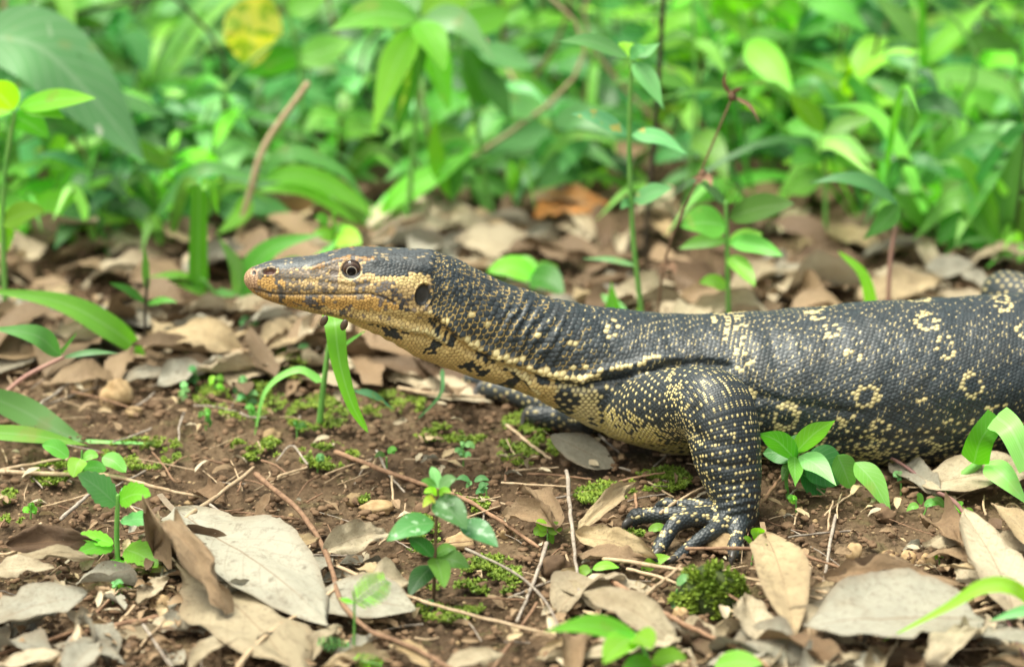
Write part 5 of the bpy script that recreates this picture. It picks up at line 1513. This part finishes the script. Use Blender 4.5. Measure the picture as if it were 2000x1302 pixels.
p = Plant('low_arching_grass', 'wide grass blades arching over the litter above the neck', 'grass', (735, 460))
for pts, w_, m_ in [([(735, 455), (790, 380), (870, 330), (940, 285)], 50, 'grass'), ([(880, 390), (850, 300), (850, 220)], 34, 'fresh'), ([(880, 395), (900, 330), (960, 300)], 30, 'green'), ([(740, 450), (660, 380), (610, 400)], 45, 'grass')]:
    p.leaf(pts, w_, m_, 'lance', 30, n=18)
p = Plant('tall_herb', 'slender pale green herb standing behind the lizard with paired pointed leaves', 'plant', (1264, 690))
p.stem([(1264, 690), (1240, 500), (1233, 400), (1229, 270), (1234, 118)], 5.5, 4, 'stem')
L(p, [(1228, 112, 1085, 80, 30, -.01, 'bluish', 'lance', 14), (1236, 120, 1297, 215, 38, -.02, 'bluish', 'lance', 10), (1236, 108, 1290, 84, 24, 0, 'bluish', 'lance', -4), (1226, 112, 1222, 82, 34, .01, 'fresh'), (1230, 112, 1262, 100, 26, -.01, 'bluish'),
      (1227, 265, 1113, 222, 30, -.01, 'rusty', 'lance', 12), (1232, 264, 1343, 302, 30, -.01, 'rusty', 'lance', 14), (1237, 396, 1313, 368, 34, -.01, 'rusty'), (1235, 400, 1212, 408, 20, -.01, 'bluish'), (1246, 520, 1135, 505, 12, .01, 'bluish', 'lance')], 'bluish')
p = Plant('bare_sapling', 'thin dark bare sapling rising out of the picture behind the pale herb', 'sapling', (1258, 520))
p.stem([(1258, 520), (1268, 380), (1282, 220), (1300, -60)], 6, 4.5, 'stem_dark')
p = Plant('dry_stalk', 'thin dry grey stalk with brown withered flower heads', 'dry stalk', (1278, 695))
p.stem([(1278, 695), (1300, 505), (1365, 345), (1428, 195)], 3, 2, 'stem_brown')
for (hx, hy, sc_) in [(1430, 188, 1.0), (1372, 340, .9), (1302, 512, .8)]:
    c0 = p.pt((hx, hy))
    v, f = stone_geo(int(hx), 6, 8, .3)
    head_ = mk('seed_head', v * np.array([9, 9, 10]) * sc_ * p.sc + c0, f, M['stem_brown'], parent=p.root)
    for (dx, dy, w_) in ([(-12, -55, 7), (55, 55, 6), (22, -18, 8)] if hy < 200 else [(-18, 22, 9), (18, 25, 12), (-22, 8, 8)]):
        q1 = p.pt((hx + dx * .45 + dy * .18, hy + dy * .45 - dx * .1, -.004)); q2 = p.pt((hx + dx, hy + dy, -.008))
        g = leaf_geo(spline(np.array([c0, q1, q2]), 10), w_ * p.sc * 1.3, 'lance', .2, .3)
        mk('dry_bract', g[0], g[1], M['twig_brown'], parent=p.root, uv=g[2])
# --- right background
p = Plant('oval_leaf_herb', 'herb with broad oval light green leaves behind the shoulders', 'plant', (1425, 670))
p.stem([(1425, 670), (1420, 480), (1418, 395)], 5, 4, 'stem')
L(p, [(1418, 440, 1328, 442, 62, -.02), (1424, 425, 1552, 398, 52, -.02), (1416, 400, 1365, 355, 18, 0, 'bluish', 'lance'), (1420, 398, 1442, 374, 22, 0, 'fresh'), (1420, 470, 1325, 486, 28), (1424, 470, 1530, 500, 36, -.03), (1424, 500, 1475, 560, 34, -.03), (1422, 480, 1490, 455, 30, .03), (1420, 560, 1365, 552, 28, -.02)], 'green')
p = Plant('star_leaf_herb', 'herb with a star of narrow leaves at the right, well behind the back', 'plant', (1612, 500))
p.stem([(1612, 500), (1612, 380), (1608, 262)], 5, 4, 'stem')
L(p, [(1606, 262, 1542, 182, 44, -.02), (1610, 262, 1712, 228, 32), (1612, 265, 1705, 322, 36, -.03), (1610, 298, 1540, 322, 46, -.02), (1612, 300, 1722, 348, 30, -.02), (1610, 268, 1520, 250, 60, .04), (1610, 350, 1530, 380, 50, .02)], 'green', 'lance')
p = Plant('tall_grass', 'tall upright yellow-green grass stalk at the right', 'grass', (1815, 420))
p.stem([(1815, 420), (1806, 220), (1800, -40)], 8, 7, 'fresh')
for pts, w_, m_ in [([(1803, 125), (1860, 70), (1945, -10)], 40, 'grass'), ([(1798, 90), (1760, 40), (1700, -10)], 40, 'grassb'), ([(1810, 220), (1850, 150), (1960, 170), (2010, 240)], 40, 'grassb'), ([(1806, 250), (1740, 190), (1650, 150)], 44, 'grass'), ([(1812, 320), (1880, 260), (1960, 310)], 36, 'grass')]:
    p.leaf(pts, w_, m_, 'lance', 30, n=18)
p = Plant('bent_grass', 'grass with a bent hanging blade on a pinkish stem behind the back', 'grass', (1733, 650))
p.stem([(1733, 650), (1738, 520), (1748, 445)], 5, 4, 'stem_pink')
p.leaf([(1755, 400), (1700, 360), (1640, 348), (1580, 358)], 28, 'bluish', 'lance', 35)
p.leaf([(1755, 398), (1730, 430), (1685, 468)], 42, 'green', 'lance', 15)
p = Plant('single_blade', 'single bright blade sticking up right behind the back', 'grass', (1706, 670))
p.leaf([(1708, 660), (1690, 545), (1637, 490)], 30, 'fresh', 'grass', 10)
p = Plant('short_blades', 'two short blades peeping over the neck', 'grass', (1200, 680))
p.leaf([(1200, 670), (1194, 549)], 34, 'grass', 'lance', 8); p.leaf([(1248, 670), (1250, 580)], 20, 'fresh', 'lance', 8); p.leaf([(1225, 610), (1150, 570, .05)], 24, 'bluish')
p = Plant('low_broad_weed', 'low weed with two broad leaves behind the neck', 'plant', (1045, 600))
L(p, [(1035, 540, 1105, 582, 56, -.03, 'green', 'lance', 14), (1050, 545, 950, 530, 44, 0, 'fresh', 'ovate', 16), (1040, 545, 1010, 500, 40, .02, 'fresh'), (1040, 540, 1090, 520, 30, .04)], 'green')
p = Plant('right_edge_grass', 'dense grass at the right edge behind the hip', 'grass', (1965, 520))
p.stem([(1965, 520), (1990, 380), (2010, 200)], 6, 5, 'stem_dark')
for pts, w_, m_ in [([(1955, 470), (1960, 400), (2010, 230)], 60, 'green'), ([(1950, 490), (1965, 400), (1945, 340)], 32, 'grass'), ([(1960, 500), (1880, 390), (1780, 470)], 50, 'green'), ([(1970, 500), (1900, 340), (1850, 300)], 34, 'fresh'), ([(1950, 500), (1880, 460), (1840, 510)], 30, 'grass'), ([(1830, 480), (1900, 380), (1960, 330)], 60, 'green'), ([(1990, 500), (1995, 430), (2020, 360)], 40, 'green')]:
    p.leaf(pts, w_, m_, 'lance', 25, n=16)
# --- left foreground grass
p = Plant('long_grass_blade', 'long bright green grass blade arching in from the left edge', 'grass', (284, 700))
p.leaf([(284, 694, -.03), (215, 640, -.04), (110, 588, -.04), (-60, 562, -.04)], 48, 'grass', 'lance', 12, n=28)
p = Plant('pink_stemmed_grass', 'grass blade on a pinkish stem at the left edge', 'grass', (-30, 800))
p.stem([(-30, 800), (40, 742), (122, 698)], 5, 4, 'stem_pink')
p.leaf([(120, 696, -.01), (70, 655, -.02), (-20, 640, -.02)], 40, 'grassb', 'lance', 25); p.leaf([(122, 698), (180, 688), (235, 690)], 12, 'bluish', 'lance', 30); p.leaf([(118, 690), (150, 650)], 9, 'grass', 'grass')
p = Plant('lower_grass_blades', 'pair of long grass blades lying on the soil at the left edge', 'grass', (-60, 850))
p.leaf([(-60, 760, .0), (40, 800, 0), (120, 845, -.01), (175, 862, -.015)], 56, 'grassb', 'lance', 20, n=20)
p.leaf([(-60, 842, -.03), (60, 850, -.03), (175, 870, -.03)], 32, 'grass', 'lance', 25, n=20)
p.leaf([(160, 861, -.015), (240, 864, -.02), (322, 866, -.02)], 8, 'grassb', 'grass', 30)
# --- grass at the chin
p = Plant('chin_grass', 'grass whose broad blade hangs straight down from under the chin', 'grass', (622, 838))
p.stem([(622, 838), (630, 770), (640, 690), (648, 640)], 7, 4, 'stem')
p.leaf([(650, 600, -.03), (655, 640, -.05), (664, 710, -.055), (688, 790, -.055), (719, 845, -.05)], 46, 'grass', 'grass', 5, n=28, fold=.12)
p.leaf([(628, 745), (580, 722), (520, 762), (496, 855)], 17, 'grassb', 'grass', 25, n=20)
p.leaf([(690, 762, -.02), (730, 772, -.02), (770, 800, -.02)], 14, 'rusty', 'lance', 30)
p.leaf([(640, 700), (680, 668), (715, 645)], 10, 'grass', 'grass', 30)
p = Plant('thin_blade', 'thin curved blade hanging in front of the throat', 'grass', (868, 790))
p.leaf([(864, 720, -.02), (860, 770, -.03), (805, 828, -.03)], 9, 'bluish', 'grass', 20)
# --- front seedlings
p = Plant('toothed_seedling', 'fresh green seedling with toothed leaves at the lower left', 'plant', (232, 1118))
p.stem([(232, 1118), (228, 1050), (230, 968)], 6, 4.5, 'stem')
L(p, [(228, 985, 152, 925, 52, -.01, 'bluish', 'serr', 4), (232, 978, 294, 968, 44, -.02, 'fresh', 'serr', 8), (236, 985, 275, 945, 30, .02, 'bluish', 'serr'), (234, 1018, 330, 1038, 28, -.01, 'bluish', 'serr', 14), (222, 1062, 148, 1045, 28, 0, 'fresh', 'serr', 4), (222, 1070, 150, 1080, 30, -.01, 'fresh', 'serr'),
      (244, 1072, 308, 1108, 52, -.02, 'fresh', 'serr'), (232, 1092, 240, 1160, 52, -.03, 'fresh', 'serr')], 'fresh', 'serr', n=20)
p = Plant('oval_trefoil', 'small seedling with five rounded leaves beside the grass blades at left', 'plant', (165, 945))
p.stem([(165, 945), (160, 905), (160, 880)], 2.5, 2, 'stem')
L(p, [(134, 893, 82, 868, 32), (158, 895, 143, 932, 36, -.01, 'fresh'), (162, 896, 192, 892, 20), (200, 892, 246, 922, 32, -.01), (162, 918, 208, 918, 26)], 'green', 'round')
p = Plant('mottled_seedling', 'seedling with mottled pointed leaves in the centre foreground', 'plant', (846, 1180))
p.stem([(846, 1180), (850, 1080), (854, 955)], 4, 3, 'stem_brown')
L(p, [(848, 1020, 754, 1056, 46, -.015, 'spotted', 'ovate', 10), (848, 975, 912, 1034, 54, -.02, 'spotted', 'ovate', 8), (900, 1020, 973, 1068, 44, -.02, 'spotted', 'ovate', 6), (855, 955, 843, 910, 22, .01, 'bluish'), (858, 955, 892, 934, 24, 0, 'bluish'), (853, 955, 822, 938, 15), (856, 965, 828, 962, 14, -.01, 'fresh', 'round'), (856, 965, 880, 962, 14, -.01, 'fresh', 'round'),
      (845, 1088, 798, 1050, 32, -.01, 'deep'), (850, 1085, 892, 1070, 22), (850, 1090, 918, 1108, 40, -.01, 'green'), (850, 1088, 868, 1148, 40, -.03, 'green'), (844, 1105, 798, 1164, 40, -.02, 'deep'), (838, 1170, 838, 1208, 22, -.01, 'deep'), (850, 975, 826, 990, 18, -.01, 'yellow')], 'green')
p = Plant('paired_seedling', 'tiny four-leaved seedling behind the diagonal stick', 'plant', (922, 955))
L(p, [(918, 940, 890, 936, 11), (926, 940, 956, 938, 12), (922, 945, 910, 955, 10), (900, 1068, 880, 1066, 12), (925, 1068, 950, 1072, 12)], 'bluish')
def pinnate(p, a, b, n_, ln, mat, dy=0):
    A, B = np.array(a, float), np.array(b, float); d = (B - A); d /= np.linalg.norm(d); pr = np.array([-d[1], d[0]])
    v, f = tube(np.array([p.pt((A[0], A[1], dy)), p.pt((B[0], B[1], dy - .01))]), [1.6 * p.sc, 1.0 * p.sc], n=6, seg=6)
    mk('rachis', v, f, M['stem'], parent=p.root)
    for i in range(n_):
        t = (i + .6) / n_; q = A * (1 - t) + B * t; l_ = ln * math.sin(math.pi * (.18 + .72 * t)) ** .8
        for s in (-1, 1):
            e = q + pr * s * l_ * .85 + d * l_ * .38
            p.leaf([(q[0], q[1], dy - .01 * t), (e[0], e[1], dy - .01 * t)], 5.0, mat, 'round', 10, bend=1, fold=.05, wave=0, name='leaflet', n=6)
p = Plant('feathery_sprig', 'feathery fern-like sprig of many tiny leaflets over the whitish oval leaf', 'plant', (690, 1290))
p.stem([(690, 1290), (692, 1225), (692, 1172)], 3, 2.2, 'stem')
pinnate(p, (690, 1178), (752, 1132), 10, 40, 'fresh'); pinnate(p, (685, 1265), (622, 1252), 8, 20, 'bluish'); pinnate(p, (690, 1285), (745, 1298), 7, 22, 'fresh', -.02)
p.leaf([(690, 1176), (662, 1168)], 10, 'fresh')
p = Plant('front_sprig', 'out of focus bright green sprig at the bottom edge', 'plant', (1290, 1345))
p.stem([(1290, 1345), (1262, 1280), (1240, 1238)], 5, 4, 'stem')
L(p, [(1248, 1242, 1062, 1232, 42, -.03, 'fresh', 'lance', 16), (1238, 1240, 1178, 1296, 54, -.04, 'fresh'), (1240, 1240, 1272, 1268, 50, -.04, 'fresh'), (1272, 1290, 1342, 1285, 36, -.02, 'fresh'), (1275, 1296, 1215, 1312, 40, -.04, 'fresh'), (1395, 1300, 1490, 1296, 44, -.02, 'green')], 'fresh')
def small(name, label, base, lst, mat='fresh', kind='round', st=None, group=None):
    p = Plant(name, label, 'seedling', base, group)
    if st: p.stem([base, st], 2, 1.6, 'stem')
    L(p, lst, mat, kind)
small('clover_seedling', 'clover-like seedling right of the rolled leaf', (1070, 1068), [(1067, 1043, 1042, 1042, 24), (1072, 1041, 1098, 1034, 26), (1066, 1036, 1046, 1022, 20), (1070, 1044, 1080, 1062, 14)], st=(1069, 1042))
small('forked_seedling', 'two-leaved seedling beside the upright grey stick', (1154, 1155), [(1154, 1114, 1124, 1128, 22), (1157, 1111, 1210, 1108, 18)], 'fresh', 'ovate', (1155, 1112))
small('toe_seedling', 'bright seedling right of the outer toe', (1467, 1098), [(1477, 1062, 1484, 1030, 27), (1474, 1066, 1498, 1062, 17), (1472, 1070, 1452, 1048, 10), (1478, 1070, 1504, 1085, 15)], 'fresh', 'obov', (1474, 1066))
small('triangular_leaf', 'pale green pointed leaf in front of the toes', (1262, 1122), [(1252, 1116, 1309, 1086, 26)], 'fresh', 'ovate')
small('toe_gap_leaf', 'small round green leaf between the front toes', (1285, 1048), [(1266, 1036, 1304, 1034, 17)], 'fresh', 'round')
small('mound_sprout', 'two pale round leaves on the left of the moss mound', (1320, 1195), [(1322, 1142, 1348, 1128, 17), (1312, 1186, 1336, 1180, 22)], 'bluish', 'round', (1322, 1150))
small('right_clover', 'tiny two-leaved seedling near the small yellowish leaf', (1835, 1102), [(1832, 1090, 1812, 1094, 15), (1838, 1088, 1862, 1080, 15)], 'fresh', 'round', (1835, 1092))
p = Plant('leafy_weed', 'dark green leafy weed growing against the belly behind the foreleg', 'plant', (1540, 968))
p.stem([(1540, 968), (1536, 930), (1552, 890)], 4, 3, 'stem')
L(p, [(1556, 900, 1480, 846, 44, -.02, 'green', 'lance', 12), (1550, 888, 1632, 820, 42, -.02, 'green', 'lance', 8), (1552, 890, 1553, 950, 30, -.035, 'green', 'lance', 2), (1560, 890, 1634, 948, 42, -.03, 'bluish', 'lance', 10), (1575, 888, 1640, 945, 80, -.005, 'deep', 'round', 4), (1635, 888, 1662, 954, 48, -.005, 'green', 'round', 4),
      (1670, 902, 1742, 1008, 46, -.03, 'green', 'lance', 14), (1565, 925, 1610, 966, 54, 0, 'deep', 'round'), (1555, 895, 1490, 885, 46, .01, 'deep', 'ovate'), (1545, 905, 1528, 940, 20, -.01), (1550, 885, 1575, 855, 40, .01, 'deep')], 'green', n=18)
p = Plant('bent_blade_grass', 'grass with a sharply folded bright blade on a thick stem at the right', 'grass', (1825, 965))
p.stem([(1825, 965), (1865, 940), (1912, 905)], 9, 9, 'stem')
p.leaf([(1902, 905, -.01), (1915, 860, -.02), (1948, 812, -.02)], 58, 'fresh', 'strap', 6, n=16, fold=.12)
p.leaf([(1945, 814, -.02), (1975, 840, -.04), (2010, 915, -.05)], 56, 'grassb', 'strap', 10, n=16, fold=.12)
p.leaf([(1925, 904, -.01), (1960, 930, -.03), (2012, 990, -.04)], 48, 'grassb', 'lance', 18, n=16)
p.leaf([(1985, 850, .0), (2010, 860, -.01)], 30, 'grassb', 'lance')
v, f = tube(np.array([G(1825, 958, .004), G(1870, 985, .018), G(1915, 1060, .022), G(1945, 1130, .02), G(1970, 1215, .012), G(2010, 1300, .008)]), [4.5 * MPX, 3.5 * MPX], n=36, seg=8)
mk('runner', v, f, M['stem_purple'], parent=p.root)
v, f = tube(np.array([G(1690, 870, .01), G(1760, 905, .012), G(1825, 955, .004)]), [3 * MPX, 4 * MPX], n=16, seg=8)
mk('runner', v, f, M['stem_purple'], parent=p.root)
small('fringe_seedling', 'small ferny seedling at the right below the folded blade', (1800, 1010), [(1795, 990, 1770, 998, 14), (1805, 988, 1835, 985, 16), (1800, 985, 1790, 965, 14), (1830, 1020, 1800, 1030, 14), (1850, 1000, 1880, 985, 18), (1845, 990, 1820, 975, 14)], 'green', 'ovate', (1812, 985))
p = Plant('curving_blade', 'curving bright blade entering from the lower right edge', 'grass', (2050, 1290))
p.leaf([(2050, 1215, -.02), (1985, 1150, -.03), (1920, 1145, -.03), (1850, 1185, -.03), (1722, 1252, -.03)], 30, 'fresh', 'lance', 15, n=30)
p.leaf([(2050, 1185, -.02), (1990, 1195, -.02), (1930, 1212, -.02)], 22, 'bluish', 'lance', 25)
rsd = random.Random(55)
for (x, y) in [(350, 790), (420, 775), (402, 835), (436, 742), (482, 800), (580, 860), (551, 700), (605, 712), (488, 655), (821, 738), (620, 918), (755, 918), (1080, 840), (470, 770), (385, 760), (500, 830), (700, 700), (950, 980), (1225, 1090), (1555, 1000), (1880, 1020), (1760, 960), (60, 1010), (220, 1175), (905, 905)]:
    lst = []
    for k in range(rsd.randint(3, 5)):
        a = rsd.uniform(0, 6.283); r_ = rsd.uniform(14, 24); h_ = rsd.uniform(0, 26)
        lst.append((x + math.cos(a) * 3, y - 8 - h_, x + math.cos(a) * r_, y - 8 - h_ + math.sin(a) * r_ * .5, rsd.uniform(9, 15)))
    small('tiny_seedling', 'tiny bright seedling sprouting from the bare soil', (x, y), lst, rsd.choice(['fresh', 'green', 'bluish']), 'round', (x, y - 25), 'tiny seedlings on the soil')

# --- blurred undergrowth behind
def wleaf(root, base, tip, width, mat, kind, n=9, name='leaf', sag=.0, facing=None, rr=None):
    base = np.asarray(base, float); tip = np.asarray(tip, float)
    m = (base + tip) / 2 + np.array([0, 0, sag])
    c = spline(np.array([base, m, tip]), n)
    g = leaf_geo(c, width, kind, rr, .2, .03, nv=3)
    mk(name, g[0], g[1], M[mat], parent=root, uv=g[2])
rb = random.Random(404)
def herb(x, y, h, mats, label, group):
    z0 = float(ground_h(x, y)); b = np.array([x, y, z0])
    root = empty('leafy_weed', b, label, 'plant', group)
    top = b + np.array([rb.gauss(0, .15) * h, rb.gauss(0, .15) * h, h])
    midp = (b + top) / 2 + np.array([rb.gauss(0, .04) * h, rb.gauss(0, .04) * h, 0])
    st = spline(np.array([b, midp, top]), 12)
    v, f = tube(st, [.0017, .0010], n=12, seg=5)
    mk('stem', v, f, M[rb.choice(['stem', 'stem', 'stem_brown'])], parent=root)
    n = rb.randint(3, 6); mt = rb.choice(mats); kd = rb.choice(['ovate', 'lance', 'lance', 'ovate'])
    a0 = rb.uniform(0, 6.28)
    for i in range(n):
        t = .35 + .65 * (i + .5) / n
        q = st[min(11, int(t * 11))]
        ln = rb.uniform(.028, .072) * (1.15 - .5 * abs(t - .6)); a0 += 1.57
        for s in (0, math.pi):
            a = a0 + s + rb.gauss(0, .3); el = rb.uniform(-.5, .5)
            d = np.array([math.cos(a) * math.cos(el), math.sin(a) * math.cos(el), math.sin(el)])
            wleaf(root, q, q + d * ln, ln * rb.uniform(.20, .38), mt, kd, sag=ln * rb.uniform(.05, .18), rr=rb.uniform(-.9, .9))
def tuft(x, y, h, mats, label, group):
    z0 = float(ground_h(x, y)); b = np.array([x, y, z0])
    root = empty('grass_tuft', b, label, 'grass', group)
    for i in range(rb.randint(4, 8)):
        a = rb.uniform(0, 6.28); ln = h * rb.uniform(.7, 1.2); sp = rb.uniform(.5, 1.2)
        tip = b + np.array([math.cos(a) * ln * sp, math.sin(a) * ln * sp, ln * rb.uniform(.15, .65)])
        wleaf(root, b + np.array([math.cos(a) * .004, math.sin(a) * .004, 0]), tip, rb.uniform(.004, .012), rb.choice(mats), 'lance', 12, 'blade', sag=ln * rb.uniform(.12, .35), rr=rb.uniform(-.8, .8))
cnt = 0
while cnt < 460:
    y = rb.uniform(.50, 1.45); x = rb.uniform(-.42 - .14 * y, .42 + .14 * y)
    px, py = proj(np.array([x, y, 0.0]))
    if 380 < px < 1150 and py > 300: continue
    if 430 < px < 720 and py > 190 and rb.random() < .6: continue
    if py > 440 and rb.random() < .8: continue
    if py > 330 and rb.random() < .35: continue
    h = rb.uniform(.07, .20)
    lb = 'at the left' if px < 650 else ('in the middle' if px < 1250 else 'at the right')
    if rb.random() < .70:
        herb(x, y, h, ['green', 'green', 'fresh', 'bluish', 'deep', 'deep'], 'leafy green weed in the blurred undergrowth ' + lb, 'weeds ' + lb)
    else:
        tuft(x, y, h * 1.2, ['grass', 'grassb', 'deep', 'green'], 'tuft of grass in the blurred undergrowth ' + lb, 'grass tufts ' + lb)
    cnt += 1
for k in range(60):
    px, py = rb.uniform(330, 1180), rb.uniform(225, 405)
    q = G(px, py, 0)
    if rb.random() < .5: herb(q[0], q[1], rb.uniform(.03, .09), ['green', 'deep', 'deep', 'bluish'], 'low shaded weed in the hollow behind the head and neck', 'weeds in the shaded hollow')
    else: tuft(q[0], q[1], rb.uniform(.07, .15), ['grass', 'grassb', 'deep', 'green'], 'arching grass tuft in the hollow behind the head and neck', 'grass in the shaded hollow')
for k in range(26):
    px, py = (rb.uniform(-20, 430), rb.uniform(395, 520)) if k < 18 else (rb.uniform(1700, 2020), rb.uniform(430, 530))
    q = G(px, py, 0)
    if rb.random() < .6: herb(q[0], q[1], rb.uniform(.03, .08), ['green', 'fresh', 'bluish', 'deep'], 'small green weed growing at the edge of the leaf litter', 'weeds at the edge of the litter')
    else: tuft(q[0], q[1], rb.uniform(.06, .12), ['grass', 'grassb', 'green'], 'small tuft of grass at the edge of the leaf litter', 'grass at the edge of the litter')
for k in range(90):
    y = rb.uniform(.6, 1.3); x = rb.uniform(-.5, .5); h = rb.uniform(.15, .35); z0 = float(ground_h(x, y))
    c = np.array([[x, y, z0], [x + rb.gauss(0, .05), y, z0 + h * .5], [x + rb.gauss(0, .15), y + rb.gauss(0, .05), z0 + h]])
    v, f = tube(c, [.0019, .0011], n=14, seg=6)
    o = mk('bare_stalk', v, f, M[rb.choice(['stem_brown', 'stem_dark', 'twig_tan', 'stem'])], origin=c[0])
    tag(o, 'bare thin stalk leaning in the blurred undergrowth', 'stalk', 'bare stalks in the undergrowth')

# ------------------------------------------------------------------ small creatures
def tick(px, py, ang, label):
    c = P(px, py, .045)
    v, f = stone_geo(1, 10, 14, .05)
    s = r_px(c, 1)
    v = v * np.array([7.0, 4.0, 12.0]) * s * (1 - 0.22 * v[:, 2:3])
    a = math.radians(ang); R = np.array([[math.cos(a), 0, math.sin(a)], [0, 1, 0], [-math.sin(a), 0, math.cos(a)]])
    o = mk('tick', v @ R.T + c, f, M['tick'], origin=c)
    tag(o, label, 'tick')
tick(634, 624, 28, 'small brown tick hanging from the chin left of the grass blade')
tick(673, 632, 22, 'small brown tick hanging from the chin right of the grass blade')
def millipede():
    c = spline(np.array([G(1266, 1069, .012), G(1270, 1080, .012), G(1276, 1089, .011), G(1284, 1096, .010)]), 60)
    r = 3.6 * MPX * (0.78 + 0.30 * np.abs(np.sin(np.linspace(0, 14 * math.pi, 60)))) * np.interp(np.linspace(0, 1, 60), [0, .08, .9, 1], [.7, 1, 1, .7])
    v, f = tube(c, r, n=60, seg=10)
    tag(mk('millipede', v, f, M['milli'], origin=c[0]), 'tiny black segmented millipede beside the toe tips', 'millipede')
millipede()
